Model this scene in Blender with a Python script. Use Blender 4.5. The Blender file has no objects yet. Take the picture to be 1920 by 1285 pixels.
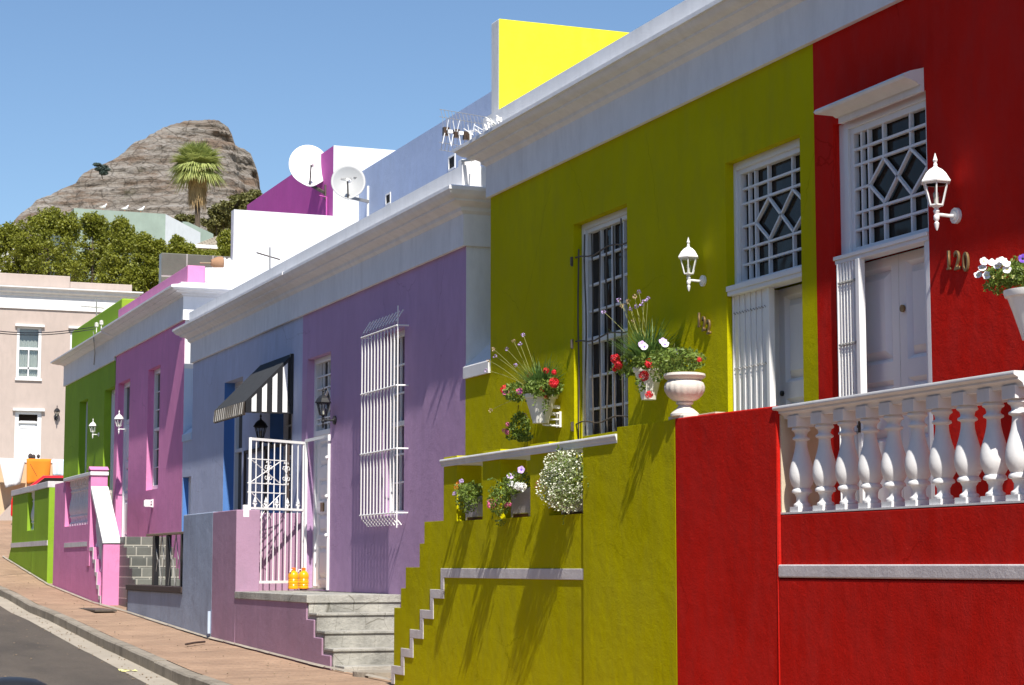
import bpy, bmesh, math, random
from mathutils import Vector, Matrix, noise
R = math.radians
random.seed(7)
C = bpy.context.scene.collection
# ------------------------------------------------------------------ camera
W_, H_, F_ = 1920.0, 1285.0, 3750.0
HORIZON, XVP = 1062.0, -523.0
TH = math.atan((HORIZON - H_/2)/F_)
AL = math.atan((W_/2 - XVP)*math.cos(TH)/F_)
FWD = Vector((math.sin(AL)*math.cos(TH), math.cos(AL)*math.cos(TH), math.sin(TH)))
RGT = Vector((math.cos(AL), -math.sin(AL), 0))
UP = RGT.cross(FWD)
def ray(px, py):
    return FWD*F_ + RGT*(px - W_/2) - UP*(py - H_/2)
def P(px, py, X):            # surveyed point of the photograph on the plane X = const (parallel to the facades)
    r = ray(px, py); return r*(X/r.x)
def Q(px, py, Y):            # the same on the plane Y = const (party walls)
    r = ray(px, py); return r*(Y/r.y)
def G(px, py):               # the same on the ground
    r = ray(px, py); z = -1.0
    p = None
    for k in range(60):
        p = r*(z/r.z); z = .5*z + .5*hz(p.y)
    return p
def interp(tab, v):
    if v <= tab[0][0]: return tab[0][1]
    for (a, b), (c, d) in zip(tab, tab[1:]):
        if v <= c: return b + (d-b)*(v-a)/(c-a)
    return tab[-1][1]
HZ = [(-60,-2.6),(-20,-1.9),(0,-1.5),(10,-1.31),(19,-1.145),(21.8,-1.12),(27.7,-.975),(34,-.735),(36.6,-.66),(42,-.38),(49,.2),(56,1.12),(60,1.42),(70,1.8),(90,2.6),(200,8),(400,30),(900,60),(3000,60)]
def hz(y): return interp(HZ, y)
XF, XS = 7.4, 6.1            # facade plane, front of the nearer stoeps

# ------------------------------------------------------------------ materials
def new_mat(name):
    m = bpy.data.materials.new(name); m.use_nodes = True
    n = m.node_tree.nodes; l = m.node_tree.links
    return m, n, l, n['Principled BSDF']
def nz(n, l, scale, detail=4, rough=.6, vec=None, coord='pos', stretch=None):
    t = n.new('ShaderNodeTexNoise'); t.inputs['Scale'].default_value = scale
    t.inputs['Detail'].default_value = detail; t.inputs['Roughness'].default_value = rough
    if vec is None:
        if coord == 'pos': vec = n.new('ShaderNodeNewGeometry').outputs['Position']
        else: vec = n.new('ShaderNodeTexCoord').outputs['Object']
    if stretch:
        mp = n.new('ShaderNodeMapping'); mp.inputs['Scale'].default_value = stretch
        l.new(vec, mp.inputs['Vector']); vec = mp.outputs['Vector']
    l.new(vec, t.inputs['Vector']); return t.outputs['Fac']
def ramp(n, l, fac, stops):
    r = n.new('ShaderNodeValToRGB')
    e = r.color_ramp.elements
    while len(e) < len(stops): e.new(.5)
    for q, (p, c) in zip(e, stops):
        q.position = p; q.color = (c, c, c, 1) if isinstance(c, (int, float)) else (*c, 1)
    l.new(fac, r.inputs['Fac']); return r.outputs['Color']
def mixc(n, l, fac, a, b, mode='MIX'):
    m = n.new('ShaderNodeMix'); m.data_type = 'RGBA'; m.blend_type = mode
    for s, v in ((0, fac), (6, a), (7, b)):
        if isinstance(v, (int, float)): m.inputs[s].default_value = v
        elif isinstance(v, tuple): m.inputs[s].default_value = (*v, 1)
        else: l.new(v, m.inputs[s])
    return m.outputs[2]
def bump(n, l, b, h, dist=.01, strength=1.0, prev=None):
    u = n.new('ShaderNodeBump'); u.inputs['Distance'].default_value = dist; u.inputs['Strength'].default_value = strength
    l.new(h, u.inputs['Height'])
    if prev is not None: l.new(prev, u.inputs['Normal'])
    l.new(u.outputs['Normal'], b.inputs['Normal']); return u.outputs['Normal']
def paint(name, rgb, rough=.75, var=.16, grain=.006, fine=None, stain=None, stain_amt=.3, chips=0., coord='pos', crack=False, spec=.1):
    m, n, l, b = new_mat(name)
    dk = tuple(c*(1-var) for c in rgb); lt = tuple(min(1, c*(1+var*.6)+.004) for c in rgb)
    col = mixc(n, l, ramp(n, l, nz(n, l, .9, 6, coord=coord), [(.3, 0), (.72, 1)]), dk, lt)
    f2 = ramp(n, l, nz(n, l, 7, 5, coord=coord, stretch=(1, 1, .35)), [(.42, 0), (.68, 1)])
    col = mixc(n, l, f2, col, tuple(min(1, c*.9+.01) for c in rgb))
    if stain:
        f = ramp(n, l, nz(n, l, 2.2, 7, .75, coord=coord, stretch=(1, 1, .3)), [(.5, 0), (.78, stain_amt)])
        col = mixc(n, l, f, col, stain)
    if chips:
        f = ramp(n, l, nz(n, l, 9, 8, .7, coord=coord), [(.74-chips, 0), (.76-chips, 1)])
        col = mixc(n, l, f, col, (.5, .47, .43))
    l.new(col, b.inputs['Base Color']); b.inputs['Roughness'].default_value = rough
    b.inputs['Specular IOR Level'].default_value = spec
    if crack:
        ge = n.new('ShaderNodeNewGeometry'); wn = n.new('ShaderNodeTexNoise'); wn.inputs['Scale'].default_value = 2.2; wn.inputs['Detail'].default_value = 6; wn.inputs['Roughness'].default_value = .7
        vs = n.new('ShaderNodeVectorMath'); vs.operation = 'SCALE'; vs.inputs['Scale'].default_value = .8; l.new(wn.outputs['Color'], vs.inputs[0])
        va = n.new('ShaderNodeVectorMath'); l.new(ge.outputs['Position'], va.inputs[0]); l.new(vs.outputs[0], va.inputs[1])
        vo = n.new('ShaderNodeTexVoronoi'); vo.feature = 'DISTANCE_TO_EDGE'; vo.inputs['Scale'].default_value = .55; l.new(va.outputs[0], vo.inputs['Vector'])
        cm = mixc(n, l, ramp(n, l, nz(n, l, .8, 2), [(.5, 0), (.56, 1)]), (0, 0, 0), ramp(n, l, vo.outputs['Distance'], [(0, 1), (.0035, 0)]))
        col = mixc(n, l, cm, col, tuple(c*.72 for c in rgb))
        dirt = ramp(n, l, nz(n, l, 1.1, 9, .78, coord=coord, stretch=(1.6, 1.6, .22)), [(.53, 0), (.72, .35)])
        col = mixc(n, l, dirt, col, tuple(c*.62+.012 for c in rgb)); l.new(col, b.inputs['Base Color'])
    u = bump(n, l, b, nz(n, l, 1.7, 3, coord=coord), dist=grain*5, strength=.45)
    amp = n.new('ShaderNodeMath'); amp.operation = 'MULTIPLY'
    l.new(nz(n, l, 12, 9, .74, coord=coord), amp.inputs[0]); l.new(ramp(n, l, nz(n, l, .7, 3, coord=coord), [(.35, .25), (.65, 1)]), amp.inputs[1])
    u = bump(n, l, b, amp.outputs[0], dist=grain*2.4, strength=.6, prev=u)
    if fine: bump(n, l, b, nz(n, l, fine, 3, .6, coord=coord), dist=grain*.6, strength=.5, prev=u)
    return m
def simple(name, rgb, rough=.5, metal=0., var=.12, coord='obj', bmp=.001, scale=12, spec=.4):
    m, n, l, b = new_mat(name)
    col = mixc(n, l, nz(n, l, scale, 5, coord=coord), tuple(c*(1-var) for c in rgb), tuple(min(1, c*(1+var)) for c in rgb))
    l.new(col, b.inputs['Base Color']); b.inputs['Roughness'].default_value = rough
    b.inputs['Metallic'].default_value = metal; b.inputs['Specular IOR Level'].default_value = spec
    if bmp: bump(n, l, b, nz(n, l, scale*6, 4, coord=coord), dist=bmp, strength=.6)
    return m
def leafmat(name, rgb, rgb2, trans=.35):
    m, n, l, b = new_mat(name)
    col = mixc(n, l, ramp(n, l, nz(n, l, 2.2, 6, .8), [(.3, 0), (.7, 1)]), rgb, rgb2)
    col = mixc(n, l, ramp(n, l, nz(n, l, 23, 2), [(.35, 0), (.7, .5)]), col, tuple(min(1, c*1.8) for c in rgb2))
    l.new(col, b.inputs['Base Color']); b.inputs['Roughness'].default_value = .5
    t = n.new('ShaderNodeBsdfTranslucent'); l.new(col, t.inputs['Color'])
    x = n.new('ShaderNodeMixShader'); x.inputs[0].default_value = trans
    o = n['Material Output']
    l.new(b.outputs[0], x.inputs[1]); l.new(t.outputs[0], x.inputs[2]); l.new(x.outputs[0], o.inputs['Surface'])
    return m
def glass(name, clear=False):
    m, n, l, b = new_mat(name)
    if not clear:
        b.inputs['Base Color'].default_value = (.022, .016, .011, 1); b.inputs['Roughness'].default_value = .08
        b.inputs['Specular IOR Level'].default_value = .14
        bump(n, l, b, nz(n, l, 2.5, 2), dist=.012, strength=.5)
    else:
        t = n.new('ShaderNodeBsdfTransparent'); t.inputs['Color'].default_value = (.86, .88, .87, 1)
        g = n.new('ShaderNodeBsdfGlossy'); g.inputs['Roughness'].default_value = .05
        x = n.new('ShaderNodeMixShader'); x.inputs[0].default_value = .1
        l.new(t.outputs[0], x.inputs[1]); l.new(g.outputs[0], x.inputs[2])
        l.new(x.outputs[0], n['Material Output'].inputs['Surface'])
    return m
def brickmat(name, c1, c2, mortar, w, h, ms, axes='yz', bmp=.01, rough=.85, offset=.5, var=1.0):
    m, n, l, b = new_mat(name)
    g = n.new('ShaderNodeNewGeometry'); s = n.new('ShaderNodeSeparateXYZ'); c = n.new('ShaderNodeCombineXYZ')
    l.new(g.outputs['Position'], s.inputs[0])
    l.new(s.outputs[axes[0].upper()], c.inputs[0]); l.new(s.outputs[axes[1].upper()], c.inputs[1])
    t = n.new('ShaderNodeTexBrick'); l.new(c.outputs[0], t.inputs['Vector'])
    t.inputs['Color1'].default_value = (*c1, 1); t.inputs['Color2'].default_value = (*c2, 1); t.inputs['Mortar'].default_value = (*mortar, 1)
    t.inputs['Scale'].default_value = 1; t.inputs['Brick Width'].default_value = w; t.inputs['Row Height'].default_value = h
    t.inputs['Mortar Size'].default_value = ms; t.inputs['Mortar Smooth'].default_value = .3; t.offset = offset
    col = mixc(n, l, ramp(n, l, nz(n, l, 5, 8, .7), [(.3, .55), (.7, 1.15)]), t.outputs['Color'], t.outputs['Color'], 'MULTIPLY')
    col = mixc(n, l, .75*var, t.outputs['Color'], mixc(n, l, 1., t.outputs['Color'], ramp(n, l, nz(n, l, 1.3, 8, .7), [(.3, .6), (.7, 1.2)]), 'MULTIPLY'))
    l.new(col, b.inputs['Base Color']); b.inputs['Roughness'].default_value = rough
    u = bump(n, l, b, t.outputs['Fac'], dist=-bmp, strength=1)
    bump(n, l, b, nz(n, l, 40, 6, .7), dist=.004, strength=.6, prev=u)
    return m
M = {}
WH = (.78, .77, .75)
M['white'] = paint('white_limewash', (.84,.835,.84), var=.05, grain=.003, stain=(.55, .52, .5), stain_amt=.22)
M['whitetrim'] = paint('white_trim', (.8, .79, .78), var=.05, grain=.002, rough=.6, stain=(.5, .46, .42), stain_amt=.18)
M['whiterough'] = paint('white_rough_band', (.7, .66, .66), var=.1, grain=.006, fine=60, stain=(.35, .32, .33), stain_amt=.5)
M['whitewood'] = simple('white_woodwork', (.78, .78, .78), .45, var=.04, scale=5)
M['whitemetal'] = simple('white_painted_metal', (.86, .85, .83), .35, var=.04, scale=9)
M['olive'] = paint('olive_render', (.50, .455, .0005), grain=.007, fine=70, var=.1, rough=.8, crack=True, spec=.03)
M['yellow'] = paint('yellow_render', (.80, .76, .035), grain=.005, var=.1, stain=(.6,.55,.08), stain_amt=.4)
M['red'] = paint('red_render', (.57, .014, .008), grain=.007, fine=70, var=.13, rough=.8, crack=True, spec=.03)
M['purple'] = paint('purple_render', (.49, .315, .51), grain=.005, var=.08, fine=60, crack=True)
M['mauve'] = paint('mauve_render', (.43, .265, .37), grain=.006, var=.14, fine=60, stain=(.25, .2, .26), stain_amt=.35, chips=.02)
M['blue'] = paint('blue_render', (.49, .53, .69), grain=.005, var=.1, fine=60, crack=True)
M['bluewall'] = paint('weathered_blue_render', (.36, .42, .54), grain=.007, var=.2, fine=60, stain=(.16, .15, .2), stain_amt=.5, chips=.01)
M['paleblue'] = paint('pale_blue_render', (.55, .66, .8), grain=.003, var=.07)
M['pink'] = paint('pink_render', (.74, .27, .50), grain=.005, var=.1, fine=60, crack=True)
M['magenta'] = paint('magenta_render', (.58, .12, .43), grain=.004, var=.1)
M['lime'] = paint('lime_green_render', (.27, .44, .035), grain=.005, var=.14, fine=60, crack=True, spec=.04)
M['greyblue'] = paint('grey_blue_render', (.42, .5, .68), grain=.004, var=.08)
M['beige'] = paint('beige_render', (.50, .41, .36), grain=.002, var=.04)
M['brightblue'] = paint('bright_blue_reveal', (.10, .23, .55), grain=.003, var=.08)
M['peach'] = paint('peach_render', (.66, .48, .3), grain=.003, var=.08)
M['cream'] = paint('cream_block', (.62, .52, .38), grain=.006, var=.12)
M['urnstone'] = paint('urn_stone', (.68,.63,.56), grain=.004, var=.12, stain=(.25,.22,.18), stain_amt=.5, coord='pos')
M['sage'] = paint('sage_render', (.30, .37, .315), grain=.003, var=.2, stain=(.3, .4, .33), stain_amt=.6)
M['palegrey'] = paint('pale_grey_render', (.5, .53, .55), grain=.003, var=.05)
M['rooffelt'] = paint('roof_sheet', (.35, .34, .33), grain=.004, var=.2)
M['glass'] = glass('window_glass'); M['clear'] = glass('clear_glass', True)
M['black'] = simple('black_metal', (.02, .02, .022), .4, var=.3)
M['bronze'] = simple('aged_bronze', (.09, .055, .035), .45, .5, var=.3)
M['brass'] = simple('dull_brass', (.26, .17, .075), .45, .4, var=.3)
M['wood'] = simple('weathered_wood', (.28, .21, .14), .85, var=.35, scale=18, bmp=.004)
M['darkwood'] = simple('dark_wood', (.06, .04, .035), .7, var=.3)
M['greymetal'] = simple('grey_metal', (.35, .34, .32), .5, .4)
M['bulb'] = simple('frosted_lamp', (.75, .72, .6), .3)
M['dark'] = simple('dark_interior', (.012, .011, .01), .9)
M['lace'] = simple('lace_curtain', (.62, .62, .58), .95, var=.25, scale=40)
M['rust'] = simple('brown_bar', (.12, .10, .08), .6, .3, var=.4)
M['terracotta'] = simple('brown_tray', (.10, .03, .02), .7)
M['plastic'] = simple('cream_plastic', (.80, .77, .72), .4, var=.06, scale=6, bmp=.0005)
M['planter'] = simple('grey_planter', (.42, .38, .37), .8, var=.3, scale=14, bmp=.01)
M['soil'] = simple('soil', (.05, .03, .02), 1)
M['green'] = leafmat('plant_green', (.05, .10, .015), (.22, .30, .05))
M['blade'] = leafmat('blade_green', (.035, .09, .02), (.14, .24, .06))
M['stalk'] = simple('flower_stalk', (.36, .36, .12), .6)
M['treeleaf'] = leafmat('tree_leaf', (.06, .088, .007), (.27, .275, .028))
M['bushleaf'] = leafmat('bush_leaf', (.07, .08, .02), (.16, .15, .04), .2)
M['palmleaf'] = leafmat('palm_leaf', (.13, .18, .045), (.42, .45, .15), .3)
M['palmdry'] = simple('dry_palm_leaf', (.45, .31, .15), .8, var=.4, scale=3)
M['bark'] = simple('bark', (.12, .09, .065), .95, var=.4, scale=6, bmp=.02)
for k, c in dict(f_red=(.75, .015, .03), f_pink=(.85, .16, .36), f_white=(.9, .9, .86), f_purple=(.18, .07, .5), f_lilac=(.62, .45, .8), f_orange=(.9, .3, .05), f_tan=(.5, .36, .22), f_yellow=(.85, .75, .3)).items():
    M[k] = simple('petal_'+k[2:], c, .6, var=.3, coord='pos', scale=60)
# concrete
m, n, l, b = new_mat('concrete')
col = mixc(n, l, ramp(n, l, nz(n, l, 1.8, 8, .72), [(.36, 0), (.62, 1)]), (.25, .245, .22), (.50, .485, .43))
v = n.new('ShaderNodeTexVoronoi'); v.feature = 'DISTANCE_TO_EDGE'; v.inputs['Scale'].default_value = 1.1; v.inputs['Randomness'].default_value = 1
mp = n.new('ShaderNodeMapping'); mp.inputs['Scale'].default_value = (2.2, .3, 1.1)
wn = n.new('ShaderNodeTexNoise'); wn.inputs['Scale'].default_value = 3
vm = n.new('ShaderNodeVectorMath'); vm.operation = 'SCALE'; vm.inputs['Scale'].default_value = .25; l.new(wn.outputs['Color'], vm.inputs[0])
va = n.new('ShaderNodeVectorMath'); gg = n.new('ShaderNodeNewGeometry'); l.new(gg.outputs['Position'], va.inputs[0]); l.new(vm.outputs[0], va.inputs[1])
l.new(va.outputs[0], mp.inputs['Vector']); l.new(mp.outputs['Vector'], v.inputs['Vector'])
ck = ramp(n, l, v.outputs['Distance'], [(0, 1), (.006, 0)])
col = mixc(n, l, ck, col, (.16, .15, .12)); l.new(col, b.inputs['Base Color']); b.inputs['Roughness'].default_value = .9
u = bump(n, l, b, nz(n, l, 6, 9, .78), dist=.035); bump(n, l, b, v.outputs['Distance'], dist=.004, strength=.4, prev=u)
M['concrete'] = m
M['kerb'] = paint('kerb_concrete', (.33, .29, .235), grain=.012, var=.3, fine=70, stain=(.09, .075, .06), stain_amt=.9)
M['gutter'] = paint('gutter_concrete', (.42, .37, .3), grain=.006, var=.2, fine=80, stain=(.2, .17, .14), stain_amt=.5)
m, n, l, b = new_mat('asphalt')
col = mixc(n, l, ramp(n, l, nz(n, l, .7, 8, .7, stretch=(1, .25, 1)), [(.3, 0), (.7, 1)]), (.040, .031, .024), (.12, .095, .072))
col = mixc(n, l, ramp(n, l, nz(n, l, 130, 3, .8), [(.45, 0), (.75, .65)]), col, (.25, .22, .18))
col = mixc(n, l, ramp(n, l, nz(n, l, 1.1, 5, .65, stretch=(1,.4,1)), [(.5, 0), (.66, .35)]), col, (.04, .034, .03))
col = mixc(n, l, ramp(n, l, nz(n, l, 3.1, 9, .8), [(.66, 0), (.7, .8)]), col, (.3, .26, .2))
l.new(col, b.inputs['Base Color']); b.inputs['Roughness'].default_value = .85
bump(n, l, b, nz(n, l, 90, 5, .7), dist=.012)
M['asphalt'] = m
M['paver'] = brickmat('brick_paving', (.355, .225, .145), (.42, .275, .18), (.33, .225, .15), .22, .11, .008, 'xy', .004)
M['slate'] = brickmat('slate_tile', (.07, .075, .07), (.20, .20, .17), (.42, .40, .34), .27, .185, .013, 'xz', .006, .55)
M['tileblock'] = brickmat('glazed_panel', (.085, .105, .095), (.17, .17, .125), (.4, .39, .35), .55, .6, .02, 'xz', .004, .4, offset=0)
M['stonelow'] = brickmat('stone_block', (.36, .34, .3), (.5, .47, .4), (.6, .56, .5), .4, .2, .02, 'xz', .01)
M['brownbrick'] = brickmat('brown_brick', (.16, .085, .05), (.24, .13, .08), (.22, .18, .14), .22, .075, .01, 'yz')
M['shingle'] = brickmat('roof_shingle', (.30, .25, .18), (.42, .36, .27), (.15, .12, .09), .35, .22, .02, 'xy', .03)
M['darkroof'] = brickmat('dark_roof_tile', (.05, .028, .02), (.14, .085, .055), (.02, .012, .01), .35, .12, .02, 'yz', .03)
M['soilground'] = simple('dry_ground', (.25, .2, .12), 1, var=.4, coord='pos', scale=.3)

# ------------------------------------------------------------------ mesh tools
class MB:
    def __init__(s): s.v = []; s.f = []
    def add(s, vs, fs):
        o = len(s.v); s.v += [tuple(p) for p in vs]; s.f += [tuple(i+o for i in q) for q in fs]; return s
    def box(s, x0, x1, y0, y1, z0, z1):
        return s.add([(x0,y0,z0),(x1,y0,z0),(x1,y1,z0),(x0,y1,z0),(x0,y0,z1),(x1,y0,z1),(x1,y1,z1),(x0,y1,z1)],
                     [(0,3,2,1),(4,5,6,7),(0,1,5,4),(1,2,6,5),(2,3,7,6),(3,0,4,7)])
    def bar(s, a, b, w, h=None, up=Vector((0,0,1))):
        a = Vector(a); b = Vector(b); d = (b-a).normalized(); h = h or w
        if abs(d.dot(up)) > .98: up = Vector((1,0,0))
        x = d.cross(up).normalized()*w/2; y = x.cross(d).normalized()*h/2
        vs = [a-x-y, a+x-y, a+x+y, a-x+y, b-x-y, b+x-y, b+x+y, b-x+y]
        return s.add(vs, [(0,3,2,1),(4,5,6,7),(0,1,5,4),(1,2,6,5),(2,3,7,6),(3,0,4,7)])
    def tube(s, pts, r, n=6, r2=None, cap=True):
        pts = [Vector(p) for p in pts]; N = len(pts); vs = []
        ref = Vector((0,0,1))
        for i, p in enumerate(pts):
            d = (pts[min(i+1,N-1)] - pts[max(i-1,0)]).normalized()
            u = ref if abs(d.dot(ref)) < .95 else Vector((1,0,0))
            x = d.cross(u).normalized(); y = d.cross(x).normalized()
            rr = r if r2 is None else r + (r2-r)*i/(N-1)
            if isinstance(r, (list, tuple)): rr = r[i]
            for k in range(n):
                a = 2*math.pi*k/n; vs.append(p + x*math.cos(a)*rr + y*math.sin(a)*rr)
        fs = [(i*n+k, i*n+(k+1)%n, (i+1)*n+(k+1)%n, (i+1)*n+k) for i in range(N-1) for k in range(n)]
        if cap: fs += [tuple(range(n-1,-1,-1)), tuple(range((N-1)*n, N*n))]
        return s.add(vs, fs)
    def lathe(s, prof, o=(0,0,0), n=24, rot=0, squash=None):
        o = Vector(o); vs = []
        for (r, z) in prof:
            for k in range(n):
                a = 2*math.pi*k/n + rot; vs.append(o + Vector((math.cos(a)*r, math.sin(a)*r, z)))
        N = len(prof)
        fs = [(i*n+k, i*n+(k+1)%n, (i+1)*n+(k+1)%n, (i+1)*n+k) for i in range(N-1) for k in range(n)]
        fs += [tuple(range(n-1,-1,-1)), tuple(range((N-1)*n, N*n))]
        return s.add(vs, fs)
    def prism(s, poly, a, b, axis='x'):      # poly in the two other axes, extruded a..b
        def mk(u, v, w): return {'x':(w,u,v), 'y':(u,w,v), 'z':(u,v,w)}[axis]
        N = len(poly); vs = [mk(u,v,a) for u,v in poly] + [mk(u,v,b) for u,v in poly]
        fs = [tuple(range(N-1,-1,-1)), tuple(range(N,2*N))] + [(i,(i+1)%N,(i+1)%N+N,i+N) for i in range(N)]
        return s.add(vs, fs)
    def grid(s, us, vs_, solid, a, b, axis='x'):   # slab with holes; faces only on its boundary
        def mk(u, v, w): return {'x':(w,u,v), 'y':(u,w,v), 'z':(u,v,w)}[axis]
        nu, nv = len(us)-1, len(vs_)-1
        S = [[solid((us[i]+us[i+1])/2, (vs_[j]+vs_[j+1])/2) for j in range(nv)] for i in range(nu)]
        g = lambda i, j: 0 <= i < nu and 0 <= j < nv and S[i][j]
        for i in range(nu):
            for j in range(nv):
                if not S[i][j]: continue
                u0,u1,v0,v1 = us[i],us[i+1],vs_[j],vs_[j+1]
                s.add([mk(u0,v0,a),mk(u1,v0,a),mk(u1,v1,a),mk(u0,v1,a)], [(0,1,2,3)])
                s.add([mk(u0,v0,b),mk(u1,v0,b),mk(u1,v1,b),mk(u0,v1,b)], [(3,2,1,0)])
                if not g(i-1,j): s.add([mk(u0,v0,a),mk(u0,v0,b),mk(u0,v1,b),mk(u0,v1,a)], [(3,2,1,0)])
                if not g(i+1,j): s.add([mk(u1,v0,a),mk(u1,v0,b),mk(u1,v1,b),mk(u1,v1,a)], [(0,1,2,3)])
                if not g(i,j-1): s.add([mk(u0,v0,a),mk(u1,v0,a),mk(u1,v0,b),mk(u0,v0,b)], [(3,2,1,0)])
                if not g(i,j+1): s.add([mk(u0,v1,a),mk(u1,v1,a),mk(u1,v1,b),mk(u0,v1,b)], [(0,1,2,3)])
        return s
    def sweep(s, path, prof, cap=True):      # prof (out, z); outward = left of travel
        N = len(path); rows = []
        path = [Vector((p[0], p[1])) for p in path]
        for i in range(N):
            ns = []
            if i > 0: d = (path[i]-path[i-1]).normalized(); ns.append(Vector((-d.y, d.x)))
            if i < N-1: d = (path[i+1]-path[i]).normalized(); ns.append(Vector((-d.y, d.x)))
            nn = ns[0] if len(ns) == 1 else (ns[0]+ns[1])/(1+ns[0].dot(ns[1]))
            rows.append([(path[i].x+nn.x*o, path[i].y+nn.y*o, z) for o, z in prof])
        K = len(prof); vs = [p for r in rows for p in r]
        fs = [(i*K+k, i*K+(k+1)%K, (i+1)*K+(k+1)%K, (i+1)*K+k) for i in range(N-1) for k in range(K)]
        if cap: fs += [tuple(range(K-1,-1,-1)), tuple(range((N-1)*K, N*K))]
        return s.add(vs, fs)
    def disc(s, c, nrm, r, n=12, inner=0.):
        nrm = Vector(nrm).normalized(); u = nrm.orthogonal().normalized(); w = nrm.cross(u); c = Vector(c)
        vs = [c] + [c+u*math.cos(2*math.pi*k/n)*r+w*math.sin(2*math.pi*k/n)*r for k in range(n)]
        return s.add(vs, [(0, 1+k, 1+(k+1)%n) for k in range(n)])
    def sphere(s, c, r, nu=10, nv=6, sx=1, sy=1, sz=1):
        c = Vector(c); vs = []
        for j in range(nv+1):
            t = math.pi*j/nv
            for i in range(nu):
                a = 2*math.pi*i/nu; vs.append((c.x+r*sx*math.sin(t)*math.cos(a), c.y+r*sy*math.sin(t)*math.sin(a), c.z+r*sz*math.cos(t)))
        return s.add(vs, [(j*nu+i, (j+1)*nu+i, (j+1)*nu+(i+1)%nu, j*nu+(i+1)%nu) for j in range(nv) for i in range(nu)])
    def build(s, name, mat, parent=None, smooth=False, bevel=0., local=False, auto=40, fix=True):
        me = bpy.data.meshes.new(name)
        o = Vector((0,0,0)) if (parent is None or local) else ORG.get(parent.name, Vector((0,0,0)))
        me.from_pydata([(a-o.x, b-o.y, c-o.z) for a,b,c in s.v], [], s.f)
        ob = bpy.data.objects.new(name, me); C.objects.link(ob)
        if parent is not None: ob.parent = parent; ORG[ob.name] = o
        me.materials.append(M[mat] if isinstance(mat, str) else mat)
        if fix:
            bm = bmesh.new(); bm.from_mesh(me)
            bmesh.ops.remove_doubles(bm, verts=bm.verts, dist=.00005)
            bmesh.ops.recalc_face_normals(bm, faces=bm.faces); bm.to_mesh(me); bm.free()
        if smooth:
            me.polygons.foreach_set('use_smooth', [True]*len(me.polygons))
            me.set_sharp_from_angle(angle=R(auto))
        if bevel:
            b = ob.modifiers.new('bevel', 'BEVEL'); b.width = bevel; b.segments = 2; b.limit_method = 'ANGLE'; b.angle_limit = R(40)
        return ob
ORG = {}
def tag(o, label=None, cat=None, group=None, kind=None):
    if label: o['label'] = label
    if cat: o['category'] = cat
    if group: o['group'] = group
    if kind: o['kind'] = kind
    return o
def thing(name, loc, label, cat, group=None):
    o = bpy.data.objects.new(name, None); C.objects.link(o); o.location = loc; o.empty_display_size = .2
    ORG[o.name] = Vector(loc); return tag(o, label, cat, group)
def copy_tree(o, parent=None):
    c = o.copy(); C.objects.link(c); c.parent = parent
    for ch in list(o.children): copy_tree(ch, c)
    return c
def place(src, loc, rz, label, first=False, scale=1., rx=0):
    o = src if first else copy_tree(src)
    o.location = loc; o.rotation_euler = (rx, 0, rz); o.scale = (scale,)*3; o['label'] = label
    return o
# ------------------------------------------------------------------ setting
def Zp(px, py, z): r = ray(px, py); return r*(z/r.z)
KERB = [(-60,3.4),(0,4.2),(14,4.45),(20,4.62),(27,4.93),(34,5.1),(40,5.2),(46,5.1),(50,4.6),(54,3.0),(57,0.5),(59.2,-6)]
def kx(y): return interp(KERB, y)
def kz(x, y): return hz(y) - .02*(XS - x)          # pavement falls a little to the kerb
ys = [-60,-40,-20,-10] + [i*.5 for i in range(0, 118)]
mb = MB()
def strip(fa, fb, za, zb, y0=-60, y1=59.2, n=1):
    m = MB(); Y = [y for y in ys if y0 <= y <= y1]
    for i, y in enumerate(Y):
        for k in range(n+1):
            t = k/n; m.v.append((fa(y)+(fb(y)-fa(y))*t, y, za(y)+(zb(y)-za(y))*t))
    for i in range(len(Y)-1):
        for k in range(n):
            a = i*(n+1)+k; m.f.append((a, a+1, a+n+2, a+n+1))
    return m
tag(strip(lambda y: kx(y)+.15, lambda y: 10, lambda y: kz(kx(y)+.15, y), lambda y: hz(y)+.03, n=3).build('pavement', 'paver', fix=False), kind='structure')
tag(strip(lambda y: kx(y)-.33, lambda y: kx(y), lambda y: kz(kx(y),y)-.135, lambda y: kz(kx(y),y)-.14).build('gutter', 'gutter', fix=False), kind='structure')
tag(strip(lambda y: -60, lambda y: kx(y)-.32, lambda y: kz(kx(y),y)-.1-.3, lambda y: kz(kx(y),y)-.139, n=6).build('road', 'asphalt', fix=False), kind='structure')
# kerb: stones about 1.2 m long with open joints
mb = MB(); y = -6.; 
while y < 58.6:
    L = 1.15 + random.uniform(-.1, .1); e = y + L - .012; dz = random.uniform(-.006, .006)
    n_ = 3; prof = [(0,-.3),(0.0,-.02),(.022,0),(.15,.0),(.15,-.3)]
    rows = []
    for q in range(n_+1):
        yy = y + (e-y)*q/n_
        rows.append([(kx(yy)+o, yy, kz(kx(yy), yy)+z_+dz) for o, z_ in prof])
    K = len(prof); o_ = len(mb.v); mb.v += [p for r_ in rows for p in r_]
    mb.f += [(o_+i*K+k, o_+(i+1)*K+k, o_+(i+1)*K+(k+1)%K, o_+i*K+(k+1)%K) for i in range(n_) for k in range(K)]
    mb.f += [tuple(o_+k for k in range(K)), tuple(o_+n_*K+k for k in range(K-1,-1,-1))]
    y += L
tag(mb.build('kerb', 'kerb'), kind='structure')
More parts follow.
